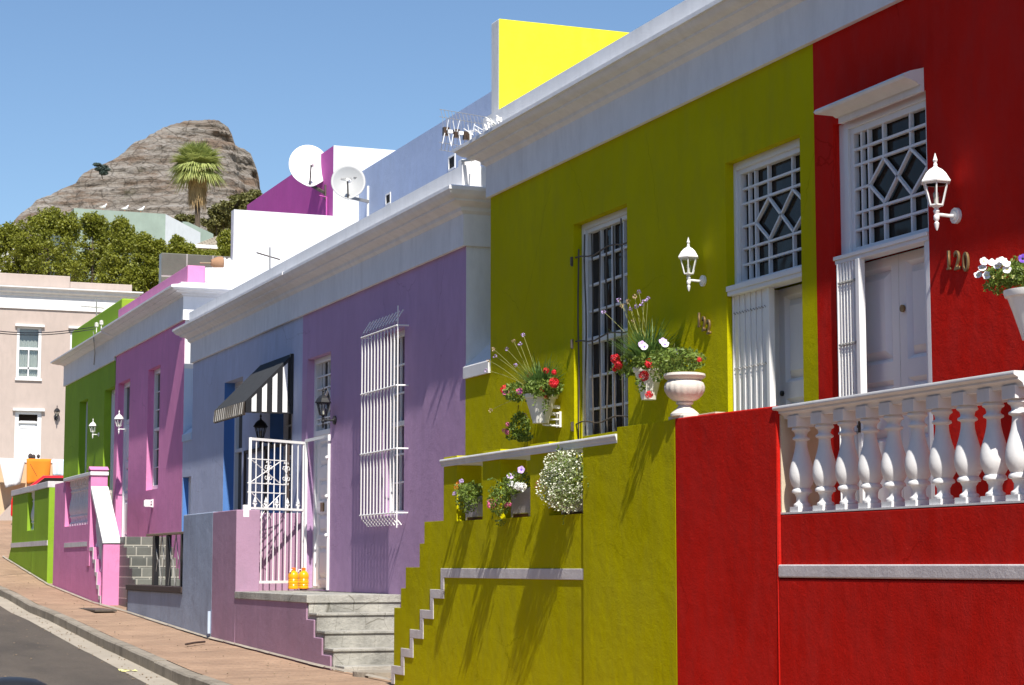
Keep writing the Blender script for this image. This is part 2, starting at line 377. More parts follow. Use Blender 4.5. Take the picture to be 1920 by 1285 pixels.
# far ground, one sheet to the horizon
mb = MB(); gy = [-400,-60,-20,0,20,34,42,49,56,60,70,90,140,200,400,900,1600,3500]; gx = [-2500,-900,-300,-60,0,9.9,60,300,900,2500]
for a in gy:
    for b_ in gx: mb.v.append((b_, a, hz(a)-.6))
for i in range(len(gy)-1):
    for j in range(len(gx)-1):
        a = i*len(gx)+j; mb.f.append((a, a+1, a+len(gx)+1, a+len(gx)))
tag(mb.build('ground', 'soilground', fix=False), kind='structure')

# ------------------------------------------------------------------ facade key lines
Yc1 = P(873, 600, XF).y; Yo = P(920, 500, XF).y; Yr = P(1529, 400, XF).y; Ypb = P(567, 700, XF).y
Ybl = P(362, 700, XF).y; Ypk = P(345, 700, XF).y; Ygp = P(215.5, 750, XF).y; Ygl = P(121, 800, XF).y
Z = lambda x, y, X=XF: P(x, y, X).z
Yy = lambda x, y, X=XF: P(x, y, X).y
def corn(zb, zf, zo, zp, p=.32, back=-.24, pp=.07):
    h = zo-zf
    return [(.001, zb), (.045, zb), (.045, zf), (.07, zf+.02), (.085, zf+.05*h+.02), (.09, zf+.3*h), (.125, zf+.42*h), (.18, zf+.5*h), (.2, zf+.52*h),
            (.205, zf+.62*h), (.25, zf+.7*h), (.285, zf+.84*h), (.295, zf+.95*h), (p, zf+.97*h), (p, zo+.03), (p-.03, zo+.045), (pp+.02, zo+.085), (pp, zo+.085), (pp, zp), (back, zp), (back, zb+.1), (.001, zb+.1)]
def facade(parent, y0, y1, z0, z1, holes, mat, x0=XF, t=.3, name='wall', extra=None):
    us = sorted({y0, y1} | {v for h in holes for v in h[:2]}); vs = sorted({z0, z1} | {v for h in holes for v in h[2:4]})
    sol = lambda u, v: not any(h[0] < u < h[1] and h[2] < v < h[3] for h in holes)
    return MB().grid(us, vs, sol, x0, x0+t).build(name, mat, parent)
def hole(xl, xr, yl, yb, X=XF, xm=None):     # px of left and right edge, top at left edge, bottom at left edge
    ym = (yl+yb)/2
    return (Yy(xr, ym, X), Yy(xl, ym, X), Z(xl, yb, X), Z(xl, yl, X))
def ring(mb, y0, y1, z0, z1, x0, x1, w, wb=None, wt=None):
    wb = w if wb is None else wb; wt = w if wt is None else wt
    mb.box(x0, x1, y0, y0+w, z0, z1).box(x0, x1, y1-w, y1, z0, z1)
    mb.box(x0, x1, y0+w, y1-w, z1-wt, z1)
    if wb: mb.box(x0, x1, y0+w, y1-w, z0, z0+wb)
    return mb
def lattice(y0, y1, z0, z1, x, w=.018, d=.03, diamonds=True, cols=(.1,.2,.41,.78), rows=(.14,.28,.70,.85), mid=(.30,.68)):
    """old fanlight glazing bars: f runs from the far jamb (y1) to the near one"""
    mb = MB(); Yf = lambda f: y1 + (y0-y1)*f; Zf = lambda f: z1 + (z0-z1)*f
    for c in cols[:2]: mb.box(x, x+d, Yf(c)-w/2, Yf(c)+w/2, z0, z1)
    for c in cols[2:]:
        mb.box(x, x+d, Yf(c)-w/2, Yf(c)+w/2, Zf(mid[0]), z1); mb.box(x, x+d, Yf(c)-w/2, Yf(c)+w/2, z0, Zf(mid[1]))
    for r_ in rows[:2]: mb.box(x-.002, x+d-.003, y0, y1, Zf(r_)-w/2, Zf(r_)+w/2)
    for r_ in rows[2:]: mb.box(x-.002, x+d-.003, y0, y1, Zf(r_)-w/2, Zf(r_)+w/2)
    mz = (mid[0]+mid[1])/2
    mb.box(x-.002, x+d-.003, Yf(cols[1]), y1, Zf(mz)-w/2, Zf(mz)+w/2)
    if diamonds:
        A = [(cols[2], mid[0]), (cols[3], mid[0])]; B = [(cols[2], mid[1]), (cols[3], mid[1])]
        mids = [cols[1], (cols[2]+cols[3])/2, 1.0]
        xx = x+d/2-.004
        for (c, r_) in A+B:
            for m_ in mids:
                if abs(m_-c) < .3: mb.bar((xx, Yf(c), Zf(r_)), (xx, Yf(m_), Zf(mz)), w*.95, d*.85, up=Vector((1,0,0)))
    return mb
def panel(mb, y0, y1, z0, z1, x):       # raised and fielded door panel
    b_ = .03; c_ = .085
    vs = [(x,y0,z0),(x,y1,z0),(x,y1,z1),(x,y0,z1)] + [(x+.034,y0+b_,z0+b_),(x+.034,y1-b_,z0+b_),(x+.034,y1-b_,z1-b_),(x+.034,y0+b_,z1-b_)] + \
         [(x-.004,y0+c_,z0+c_),(x-.004,y1-c_,z0+c_),(x-.004,y1-c_,z1-c_),(x-.004,y0+c_,z1-c_)]
    return mb.add(vs, [(0,1,5,4),(1,2,6,5),(2,3,7,6),(3,0,4,7),(4,5,9,8),(5,6,10,9),(6,7,11,10),(7,4,8,11),(8,9,10,11)])
def leaf(parent, y0, y1, z0, z1, x, splits=(0,.36,.62,1.), st=.09):
    zs = [z0+(z1-z0)*f for f in splits]
    holes = [(y0+st, y1-st, a+st*.7, b_-st*.7) for a, b_ in zip(zs, zs[1:])]
    us = sorted({y0, y1, y0+st, y1-st}); vs = sorted({z0, z1} | {v for h in holes for v in h[2:]})
    mb = MB().grid(us, vs, lambda u, v: not any(h[0] < u < h[1] and h[2] < v < h[3] for h in holes), x, x+.045)
    for h in holes: panel(mb, *h, x)
    return mb

BOT = -1.9
# ================================================================== RED HOUSE
YR0 = 6.0
oz = dict(zb=Z(914,370,XF-.045), zf=Z(912,313,XF-.045), zo=Z(877,270,XF-.32), zp=Z(933,207,XF-.07))
red = thing('red_house', (XF, 9, hz(9)), 'tall red house numbered 120 with hooded doorway and white cornice', 'house', 'painted terrace houses')
rd_y0 = Yy(1742, 450); rd_y1 = Yy(1566, 480)
rt0, rt1 = Z(1573, 496), Z(1573, 481)            # transom
fz1 = Z(1592, 243, XF+.05); rfl = .06
FLOOR_R = rt0 - 2.12
rh = (rd_y0, rd_y1, FLOOR_R, fz1+.06)
facade(red, YR0, Yr, BOT, oz['zb']+.08, [rh], 'red')
MB().sweep([(XF, YR0), (XF, Yr-.001)], corn(**oz)).build('cornice', 'white', red, smooth=True, auto=35)
MB().box(XF+.31, 14, YR0, Yr, BOT, oz['zb']+.06).build('house_body', 'red', red)
# doorway
d = MB(); fy1 = Yy(1583, 350, XF+.03); fy0 = rd_y0
ring(d, fy0, fy1, rt1, rh[3], XF+.035, XF+.12, .05, wb=0, wt=.06)
d.box(XF+.05, XF+.12, fy1, rd_y1, rt1, rh[3])
ring(d, fy0+.05, fy1-.05, rt1+.001, rh[3]-.06, XF+.055, XF+.11, .045)
win = d.build('fanlight', 'whitewood', red, bevel=.004)
gl = (fy0+.095, fy1-.095, rt1+.046, rh[3]-.105)
lattice(*gl, XF+.062).build('glazing_bars', 'whitewood', win)
MB().box(XF+.1, XF+.104, gl[0]-.01, gl[1]+.01, gl[2]-.01, gl[3]+.01).build('pane', 'glass', win)
dr = MB(); dr.box(XF-.02, XF+.1, rd_y0+.001, rd_y1+.0, rt0+.03, rt1); dr.box(XF-.01, XF+.1, rd_y0+.001, rd_y1-.01, rt0, rt0+.03)
dr.box(XF+.0, XF+.1, rd_y0+.001, rd_y0+.05, FLOOR_R, rt0).box(XF+.01, XF+.05, rd_y0+.05, rd_y0+.08, FLOOR_R, rt0)
door = dr.build('door_frame', 'whitewood', red, bevel=.004)
ymid = Yy(1690, 650, XF+.15); yl = Yy(1610, 650, XF+.15)+.1
L1 = leaf(None, rd_y0+.06, ymid-.003, FLOOR_R, rt0, XF+.14).build('door_leaf', 'whitewood', door)
L2 = leaf(None, ymid+.003, yl+.25, FLOOR_R, rt0, XF+.14).build('door_leaf', 'whitewood', door)
MB().tube([(XF+.135, ymid-.06, Z(1694,579,XF+.14)), (XF+.12, ymid-.06, Z(1694,579,XF+.14))], .026, 12).build('door_knob', 'brass', door)
def folded_gate(house, y0, y1, z0, z1, x, n):
    g = MB(); w = (y1-y0-.06)/n
    for i in range(n):
        a = y0+.05+i*w; g.box(x+(.006 if i%2 else 0), x+.03, a+.004, a+w-.006, z0, z1)
    g.box(x-.012, x+.04, y0, y0+.045, z0, z1); g.box(x-.008, x+.035, y1-.012, y1, z0, z1)
    ob = g.build('folding_gate', 'whitemetal', house, bevel=.002)
    r_ = MB()
    for zz in (.12, .42, .72, .93):
        for i in range(n):
            for k in (0, 1): r_.sphere((x-.002, y0+.05+(i+.3+.4*k)*w, z0+(z1-z0)*zz+(.01 if k else 0)), .006, 6, 4)
    r_.build('rivet', 'greymetal', ob)
    MB().box(x-.02, x-.011, y0+.01, y0+.035, z0+(z1-z0)*.42, z0+(z1-z0)*.5).tube([(x-.03,y0+.022,z0+(z1-z0)*.44),(x-.012,y0+.022,z0+(z1-z0)*.44)], .012, 8).build('gate_lock', 'bronze', ob)
    return ob
folded_gate(red, Yy(1617, 600), rd_y1-.045, FLOOR_R, rt0, XF-.012, 12)
# hood moulding over the doorway
hz0 = Z(1581, 227); ht = Z(1557, 190, XF-.15)
h0, h1 = Yy(1733, 160)-.0, Yy(1583, 230)+.0
hd = ht-hz0
prof = [(.002,hz0-.02),(.03,hz0-.02),(.03,hz0+.03),(.045,hz0+.2*hd),(.06,hz0+.35*hd),(.11,hz0+.5*hd),(.15,hz0+.55*hd),(.16,hz0+.7*hd),(.15,hz0+.85*hd),(.115,hz0+.88*hd),(.11,ht),(.002,ht+.03)]
MB().sweep([(XF, h0),(XF, h1),(XF+.01, h1)], prof).build('door_hood', 'whitetrim', red, smooth=True)

def digits(name, label, group, chars, pos, hgt, font_scale=1.0, mat='brass'):
    t = thing(name, pos[0], label, 'house number', group)
    for ch, p in zip(chars, pos):
        cu = bpy.data.curves.new('d', 'FONT'); cu.body = ch; cu.size = hgt*1.38; cu.extrude = .006; cu.bevel_depth = .0022; cu.resolution_u = 4
        to = bpy.data.objects.new('tmp', cu); C.objects.link(to); dg = bpy.context.evaluated_depsgraph_get()
        me = bpy.data.meshes.new_from_object(to.evaluated_get(dg)); bpy.data.objects.remove(to); me.materials.clear(); me.materials.append(M[mat])
        o = bpy.data.objects.new('digit', me); C.objects.link(o); o.parent = t
        me.transform(Matrix.Rotation(R(-90), 4, 'Z') @ Matrix.Scale(.78, 4, (1,0,0)) @ Matrix.Rotation(R(90), 4, 'X'))
        if ch == '1': # foot serif and flag
            bm = bmesh.new(); bm.from_mesh(me); mn = min(v.co.y for v in bm.verts); mx = max(v.co.y for v in bm.verts)
            for (a0, a1, b0, b1) in ((mn-.005, mx+.005, -.001, .012),):
                vs = [bm.verts.new((x_, y_, z_)) for x_ in (-.007,.007) for y_ in (a0-.006,a1+.006) for z_ in (b0,b1)]
                for f in ((0,1,3,2),(4,6,7,5),(0,4,5,1),(2,3,7,6),(0,2,6,4),(1,5,7,3)): bm.faces.new([vs[i] for i in f])
            bm.to_mesh(me); bm.free()
        o.location = Vector(p)-Vector(pos[0])
    return t
hN = abs(Z(1798,470)-Z(1798,507))
digits('house_number', 'brass numerals 120 on the red wall beside the doorway', None, '120',
       [Vector((XF-.012, Yy(x_+6, 500)+.04, Z(x_, yb))) for x_, yb in ((1777,507),(1793,507),(1809,510))], hN)
# ================================================================== OLIVE HOUSE
ol = thing('olive_house', (XF, 15, hz(15)), 'olive green house numbered 122 with white cornice and yellow parapet end', 'house', 'painted terrace houses')
zsl = Z(873, 711)
ow = (Yy(1177, 650), Yy(1076, 650), Z(1130, 812)-.45, Z(1076, 421))
ot0, ot1 = Z(1366, 556, XF+.01), Z(1366, 538, XF+.01)
FLOOR_O = ot0 - 2.1
od = (Yy(1501.5, 400), Yy(1361, 430), FLOOR_O, Z(1361, 306))
us = sorted({Yr, Yo, Yc1, ow[0], ow[1], od[0], od[1]}); vs = sorted({BOT, zsl, oz['zb']+.08, ow[2], ow[3], od[2], od[3]})
def osol(u, v):
    for h in (ow, od):
        if h[0] < u < h[1] and h[2] < v < h[3]: return False
    return not (u > Yo and v > zsl)
MB().grid(us, vs, osol, XF, XF+.3).build('wall', 'olive', ol)
MB().sweep([(XF, Yr+.001), (XF, Yo-.02), (XF+.8, Yo-.02)], corn(**oz)).build('cornice', 'white', ol, smooth=True, auto=35)
MB().box(XF+.31, 14, Yr, Yo-.001, BOT, oz['zb']+.06).build('house_body', 'olive', ol)
MB().prism([(XF-.03, zsl), (XF-.03, zsl+(Z(872,690)-Z(872,711))), (XF+.3, zsl+.42), (XF+.3, zsl)], Yo-.004, Yc1-.001, 'y').build('sill', 'whitetrim', ol)
# yellow parapet end (gable of the party wall)
yp0, yp1 = Yy(935, 130, XF+.05), Yy(921, 130, XF+.05)
zpt = Z(935, 35, XF+.05)
yw = MB().box(XF+.05, XF+3.5, yp0, yp1, oz['zb']+.3, zpt).build('party_wall', 'whitetrim', ol, bevel=.01)
MB().box(XF+.052, XF+3.49, yp0-.008, yp0-.001, oz['zb']+.3, zpt-.004).build('yellow_face', 'yellow', ol)
# window
w = MB(); xw = XF+.085
ring(w, ow[0], ow[1], ow[2], ow[3], xw, xw+.1, .055)
ring(w, ow[0]+.055, ow[1]-.055, ow[2]+.055, ow[3]-.055, xw+.02, xw+.09, .04)
zm = Z(1111, 637, xw); w.box(xw+.015, xw+.085, ow[0]+.095, ow[1]-.095, zm-.03, zm+.03)
ow_ = w.build('window', 'whitewood', ol, bevel=.004)
b_ = MB(); gy0, gy1 = ow[0]+.095, ow[1]-.095
for c in (1/4, 2/4, 3/4): yy = gy0+(gy1-gy0)*c; b_.box(xw+.04, xw+.07, yy-.012, yy+.012, ow[2]+.09, ow[3]-.09)
for z0_, z1_ in ((ow[2]+.095, zm-.03), (zm+.03, ow[3]-.095)):
    for k in (1, 2, 3): zz = z0_+(z1_-z0_)*k/4; b_.box(xw+.037, xw+.066, gy0, gy1, zz-.011, zz+.011)
b_.build('glazing_bars', 'whitewood', ow_)
MB().box(xw+.075, xw+.08, gy0-.01, gy1+.01, ow[2]+.08, ow[3]-.08).build('pane', 'glass', ow_)
g = MB(); n_ = 8
for i in range(n_):
    yy = ow[0]+.03+(ow[1]-ow[0]-.06)*i/(n_-1); ph = i*1.7; z1_ = ow[3]-.1-.05*random.random()-(.12 if i == n_-1 else 0)
    g.tube([(xw-.05+.004*math.sin(k+ph), yy+.016*math.sin(k*1.1+ph)*(1 if i%3 else 1.6), ow[2]+(z1_-ow[2])*k/10) for k in range(11)], .0075, 6)
for yz in (488, 645, 797):
    zz = Z(1090, yz, xw); g.tube([(xw-.065, ow[0]-.0+(ow[1]+.02-ow[0])*k/8, zz+.02*math.sin(k*1.3+yz)) for k in range(9)], .0075, 6)
g.build('burglar_bars', 'rust', ow_, smooth=True)
hg = MB()
for yz in (490, 645, 800):
    zz = Z(1076, yz); hg.box(XF-.012, XF-.001, ow[1]+.01, ow[1]+.035, zz-.045, zz+.045); hg.tube([(XF-.02, ow[1]+.012, zz-.04), (XF-.02, ow[1]+.012, zz+.04)], .009, 6)
hg.build('shutter_hinge', 'rust', ol)
# door
d = MB(); xd = XF+.075
fy0, fy1 = od[0], Yy(1374, 430, xd)
ring(d, fy0, fy1, ot1, od[3], xd, xd+.1, .06, wb=0)
ring(d, fy0+.06, fy1-.06, ot1+.001, od[3]-.06, xd+.02, xd+.09, .04)
fl = d.build('fanlight', 'whitewood', ol, bevel=.004)
gl = (fy0+.1, fy1-.1, ot1+.041, od[3]-.1)
lattice(*gl, xd+.04).build('glazing_bars', 'whitewood', fl)
MB().box(xd+.075, xd+.08, gl[0]-.01, gl[1]+.01, gl[2]-.01, gl[3]+.01).build('pane', 'glass', fl)
d = MB(); d.box(XF-.01, XF+.14, od[0]+.001, od[1]-.005, ot0+.035, ot1).box(XF+.0, XF+.14, od[0]+.001, od[1]-.01, ot0, ot0+.035)
yj = Yy(1440, 640, XF+.1)
d.box(XF+.16, XF+.22, yj+.0, yj+.12, FLOOR_O, ot0)
df = d.build('door_frame', 'whitewood', ol, bevel=.004)
leaf(None, od[0]+.002, yj, FLOOR_O, ot0, XF+.2, splits=(0,.3,.62,1)).build('door_leaf', 'whitewood', df)
MB().box(XF+.22, XF+.25, yj+.121, od[1], FLOOR_O, ot0).build('side_panel', 'whitewood', df)
MB().tube([(XF+.2, Yy(1468,738,XF+.2), Z(1468,738,XF+.2)), (XF+.185, Yy(1468,738,XF+.2), Z(1468,738,XF+.2))], .022, 10).build('door_lock', 'black', df)
folded_gate(ol, Yy(1434, 640), od[1]-.01, FLOOR_O, ot0, XF+.05, 12)
hN = abs(Z(1325,592)-Z(1325,620))
digits('house_number', 'brass numerals 122 stepping down the olive wall', None, '122',
       [Vector((XF-.012, Yy(x_, 600)+.05, Z(x_, yb))) for x_, yb in ((1315,613),(1324,620),(1333,626))], hN)
# ================================================================== PURPLE + BLUE
bz = dict(zb=Z(867,461,XF-.045), zf=Z(867,402,XF-.045), zo=Z(847,350,XF-.3), zp=Z(867,309,XF-.07))
pu = thing('purple_house', (XF, 25, hz(25)), 'purple house with white cage window beside the olive house', 'house', 'painted terrace houses')
LAND = Z(752, 1112)
pd = (Yy(618, 900), Yy(574, 900), LAND, Z(574, 675))
pw = (Yy(758, 780), Yy(716, 780), Z(757, 965), Z(757, 613))
facade(pu, Yc1, Ypb, BOT, bz['zb']+.08, [pd, pw], 'purple')
MB().sweep([(XF+2.2, Yc1+.0), (XF, Yc1+.0), (XF, Ypb-.001)], corn(**bz, p=.3)).build('cornice', 'white', pu, smooth=True, auto=35)
MB().box(XF+.31, 10.4, Yc1+.03, Ypb, BOT, bz['zb']+.06).build('house_body', 'white', pu)
MB().box(XF+.004, 10.3, Yc1-.014, Yc1-.001, zsl-.02, bz['zb']).build('side_wall', 'white', pu)
MB().box(XF-.06, XF+.16, Yc1-.03, Yc1+.09, bz['zo']+.085, Z(870,302)).build('parapet_pier', 'whitetrim', pu, bevel=.006)
xw = XF+.1
w = MB(); ring(w, pd[0], pd[1], pd[2]+.02, pd[3], xw, xw+.08, .07, wb=.03)
tz = Z(600, 812, xw); w.box(xw+.002, xw+.078, pd[0]+.07, pd[1]-.07, tz-.035, tz+.035)
f_ = w.build('door_frame', 'whitewood', pu, bevel=.004)
lattice(pd[0]+.07, pd[1]-.07, tz+.035, pd[3]-.07, xw+.03, cols=(.12,.26,.5,.8), rows=(.2,.38,.82,.9), mid=(.4,.75)).build('glazing_bars', 'whitewood', f_)
MB().box(xw+.065, xw+.07, pd[0]+.06, pd[1]-.06, tz+.03, pd[3]-.06).build('pane', 'glass', f_)
leaf(None, pd[0]+.072, pd[1]-.072, pd[2]+.05, tz-.036, xw+.03, splits=(0,.3,.52,.75,1), st=.11).build('door_leaf', 'whitewood', f_)
lb = (Yy(604, 951, xw+.02), Z(604, 951, xw+.02)); MB().box(xw+.012, xw+.031, lb[0]-.07, lb[0]+.07, lb[1]-.06, lb[1]+.06).build('letter_plate', 'brass', f_, bevel=.004)
MB().box(XF+.02, XF+.28, pd[0]+.001, pd[1]-.001, LAND-.05, LAND+.018).build('doorstep', 'concrete', pu)
w = MB(); ring(w, pw[0]+.001, pw[1]-.001, pw[2]+.001, pw[3]-.001, xw, xw+.08, .06)
zm = Z(745, 795, xw); w.box(xw+.01, xw+.07, pw[0]+.06, pw[1]-.06, zm-.03, zm+.03)
f_ = w.build('window', 'whitewood', pu, bevel=.004)
b_ = MB()
for c in (1/3, 2/3): yy = pw[0]+.06+(pw[1]-pw[0]-.12)*c; b_.box(xw+.03, xw+.055, yy-.011, yy+.011, pw[2]+.06, pw[3]-.06)
for z0_, z1_ in ((pw[2]+.06, zm-.03), (zm+.03, pw[3]-.06)):
    for k in (1, 2): zz = z0_+(z1_-z0_)*k/3; b_.box(xw+.028, xw+.053, pw[0]+.06, pw[1]-.06, zz-.011, zz+.011)
b_.build('glazing_bars', 'whitewood', f_)
MB().box(xw+.06, xw+.065, pw[0]+.05, pw[1]-.05, pw[2]+.05, pw[3]-.05).build('pane', 'clear', f_)
cb = MB(); cb.box(xw+.25, xw+.26, pw[0], pw[0]+.30, pw[2], pw[3]-.55); cb.build('curtain', simple('amber_curtain', (.62,.33,.06), .9, var=.3), f_)
MB().box(xw+.26, xw+.27, pw[0]+.34, pw[1]-.1, pw[2]+.9, pw[3]-.8).build('blind', 'lace', f_)
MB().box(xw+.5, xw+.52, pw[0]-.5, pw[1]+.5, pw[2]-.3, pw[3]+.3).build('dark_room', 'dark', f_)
# cage
xc = XF-.13; cy0 = Yy(745, 800, xc); cy1 = Yy(678, 800, xc)
ct = Z(678, 622, xc); cbm = Z(678, 975, xc); g = MB(); nb = 12
for i in range(nb):
    yy = cy0 + (cy1-cy0)*i/(nb-1)
    top = .03
    pts = [(XF-.03, yy-.02, ct+top+.09), (XF-.07, yy, ct+top+.02), (xc+.015, yy, ct+top-.05), (xc, yy, ct+top-.1), (xc, yy, cbm+.06), (xc+.02, yy, cbm), (XF-.06, yy, cbm-.05), (XF-.035, yy-.015, cbm-.085)]
    if i == 0: pts = [(xc, yy, ct+top+.12), (xc, yy, cbm-.12)]
    g.tube(pts, .0085, 6)
for yz in (635, 741, 853, 967):
    zz = Z(676, yz, xc); zr = zz
    g.tube([(xc-.008, cy1+.02, zr), (xc-.008, cy0-.0, zr), (XF-.03, cy0-.02, zr), (XF-.002, cy0-.02, zr)], .010, 6)
    g.tube([(xc-.008, cy1+.012, zr), (XF-.002, cy1+.012, zr)], .008, 6)
g.build('window_cage', 'whitemetal', pu, smooth=True)
MB().box(XF-.04, XF+.02, Yc1+.001, Yc1+.002, 0, .01)  # (no geometry kept)
bl = thing('blue_house', (XF, 32, hz(32)), 'dusty blue house under a black and white awning', 'house', 'painted terrace houses')
bd = (Yy(453.5, 850), Yy(419, 850), -.35, Z(419, 719))
bw = (Yy(547, 880), Yy(505, 880), Z(505, 985), Z(505, 735))
zsb = Z(343, 829)
Yg = Ypk-.004
bs = (Ybl+.02, Yg-.06, -.4, Z(350, 894))
us = sorted({Ypb, Ybl, Yg, *bd[:2], *bw[:2], *bs[:2]}); vs = sorted({BOT, zsb, bz['zb']+.08, *bd[2:], *bw[2:], *bs[2:]})
MB().grid(us, vs, lambda u, v: not (u > Ybl and v > zsb) and not any(h[0] < u < h[1] and h[2] < v < h[3] for h in (bd, bw, bs)), XF, XF+.3).build('wall', 'blue', bl)
MB().sweep([(XF, Ypb+.001), (XF, Ybl), (XF+1.0, Ybl)], corn(**bz, p=.31)).build('cornice', 'white', bl, smooth=True, auto=35)
MB().box(XF+.31, 10.4, Ypb, Ybl-.001, BOT, bz['zb']+.06).build('house_body', 'blue', bl)
MB().prism([(XF-.02, zsb), (XF-.02, zsb+.12), (XF+.3, zsb+.4), (XF+.3, zsb)], Ybl-.004, Yg-.012, 'y').build('sill', 'paleblue', bl)
def sash(house, h, x, rows=(3, 3), cols=2, zmid=None, fw=.07, glassm='glass', bar=.02):
    w = MB(); ring(w, h[0]+.001, h[1]-.001, h[2]+.001, h[3]-.001, x, x+.08, fw)
    zm = zmid or (h[2]+h[3])/2; w.box(x+.01, x+.07, h[0]+fw, h[1]-fw, zm-.03, zm+.03)
    f_ = w.build('window', 'whitewood', house, bevel=.004); b_ = MB()
    for c in range(1, cols): yy = h[0]+fw+(h[1]-h[0]-2*fw)*c/cols; b_.box(x+.03, x+.055, yy-bar/2, yy+bar/2, h[2]+fw, h[3]-fw)
    for (z0_, z1_), r_ in zip(((h[2]+fw, zm-.03), (zm+.03, h[3]-fw)), rows):
        for k in range(1, r_): zz = z0_+(z1_-z0_)*k/r_; b_.box(x+.028, x+.053, h[0]+fw, h[1]-fw, zz-bar/2, zz+bar/2)
    if b_.v: b_.build('glazing_bars', 'whitewood', f_)
    MB().box(x+.06, x+.065, h[0]+fw-.01, h[1]-fw+.01, h[2]+fw-.01, h[3]-fw+.01).build('pane', glassm, f_)
    return f_
for h_ in (bd, bw, bs): MB().box(XF+.001, XF+(.17 if h_ is bd else .2 if h_ is bw else .1), h_[1]-.006, h_[1]-.0005, h_[2]+.001, h_[3]-.001).build('blue_reveal', 'brightblue', bl)
sash(bl, bd, XF+.17, (1, 1), 2, zmid=Z(440, 846, XF+.17))
sash(bl, bw, XF+.2, (4, 4), 4)
g = MB()                                    # dark security gate in front of the window
gz0, gz1 = bw[2], Z(480, 842)
ga, gb = Yy(545, 900), Yy(462, 900)
g.box(XF-.05, XF-.02, ga, ga+.06, gz0, gz1).box(XF-.05, XF-.02, gb-.06, gb, gz0, gz1).box(XF-.05, XF-.02, ga, gb, gz1-.05, gz1).box(XF-.05, XF-.02, (ga+gb)/2-.04, (ga+gb)/2+.04, gz0, gz1)
g.build('shutter_frame', 'darkwood', bl)
w = MB(); ring(w, bs[0]+.001, bs[1]-.001, bs[2], bs[3]-.001, XF+.1, XF+.18, .08, wb=.04)
f_ = w.build('door_frame', 'whitewood', bl); leaf(None, bs[0]+.081, bs[1]-.081, bs[2], bs[3]-.08, XF+.13, splits=(0,.5,1)).build('door_leaf', 'whitewood', f_)
# grey-blue upper storey
Xb = Q(672, 410, Ypk).x; ztb = Z(744, 281, Xb)
up = MB().box(Xb, 16, 25.5, Ypk-.02, 3.0, ztb).build('upper_storey', 'greyblue', bl)
for (xa, ya, xb_, yb) in ((725, 367, 733, 384), (843, 297, 854, 319)):
    y0_, y1_ = Yy(xb_, ya, Xb), Yy(xa, ya, Xb); z0_, z1_ = Z(xa, yb, Xb), Z(xa, ya, Xb)
    v_ = MB().box(Xb-.004, Xb-.001, y0_, y1_, z0_, z1_).build('vent', 'dark', up)
    ring(MB(), y0_-.02, y1_+.02, z0_-.02, z1_+.02, Xb-.02, Xb-.0045, .025).build('vent_frame', 'whitetrim', up)
# ================================================================== PINK
kz_ = dict(zb=Z(344,599,XF-.045), zf=Z(341,558,XF-.045), zo=Z(331,531,XF-.32), zp=Z(340,527,XF))
kz_['zp'] = kz_['zo']+.12
pk = thing('pink_house', (XF, 38, hz(38)), 'pink house with magenta upper storey and tall white side wall', 'house', 'painted terrace houses')
FL_P = Z(273, 1009)
kw = (Yy(298.5, 800), Yy(276, 800), Z(280, 919), Z(276, 695))
kd = (Yy(241, 850), Yy(219, 850), FL_P, Z(219, 721))
facade(pk, Ypk, Ygp, BOT, kz_['zb']+.08, [kw, kd], 'pink')
MB().sweep([(XF+.75, Ypk), (XF, Ypk), (XF, Ygp+.02)], corn(**kz_, pp=.1)).build('cornice', 'white', pk, smooth=True, auto=35)
ktop = Z(348, 500, XF+.03); 
MB().box(XF+.03, XF+.34, Ypk-.012, Ygp, kz_['zo']+.12, ktop).build('parapet', 'pink', pk, bevel=.008)
MB().box(XF+.31, 9.5, Ypk+.2, Ygp, BOT, kz_['zb']+.06).build('house_body', 'pink', pk)
# white party wall, stepped
q = lambda x, y: (Q(x, y, Ypk).x, Q(x, y, Ypk).z)
xA, zA = q(437, 502); zB = q(440, 393)[1]; xM = q(625, 340)[0]; zM = q(627, 273)[1]; zlow = bz['zb']-.02
pol = [(XF+.345, zlow), (XF+.345, q(384, 502)[1]), (xA, zA), (xA, zB), (xM-.001, zB), (xM-.001, zlow)]
MB().prism(pol, Ypk-.003, Ypk+.199, 'y').build('party_wall', 'whitetrim', pk)
MB().box(xM, 16, Ypk-.003, Ypk+.012, zlow, zM).build('side_wall', 'whitetrim', pk)
MB().box(XF+.003, 10.4, Ypk-.0035, Ypk-.001, BOT, zlow-.001).build('lower_side_wall', 'paleblue', pk)
MB().box(XF+.003, XF+.344, Ypk-.003, Ypk-.001, zlow, kz_['zb']).build('side_wall_front', 'whitetrim', pk)
MB().box(xM, 16, Ypk+.013, Yy(463, 385, xM), 3, zM-.003).build('upper_storey', 'magenta', pk)
sash(pk, kw, XF+.115, (3, 3), 2, fw=.09)
w = MB(); x_ = XF+.12; ring(w, kd[0]+.001, kd[1]-.001, kd[2], kd[3]-.001, x_, x_+.08, .09, wb=.03)
f_ = w.build('door_frame', 'whitewood', pk); leaf(None, kd[0]+.09, kd[1]-.09, kd[2], kd[3]-.75, x_+.03).build('door_leaf', 'whitewood', f_)
MB().box(x_+.05, x_+.055, kd[0]+.09, kd[1]-.09, kd[3]-.75, kd[3]-.09).build('pane', 'glass', f_)
# slate clad parapet across the roof, above the pink house
ys_ = Ygp-.2; Xs0 = Q(303, 475, ys_).x; zs_ = Q(303, 474, ys_).z
MB().box(Xs0, Xs0+4.5, ys_, ys_+.25, 4.0, zs_).build('roof_terrace_wall', 'tileblock', pk, bevel=.01)
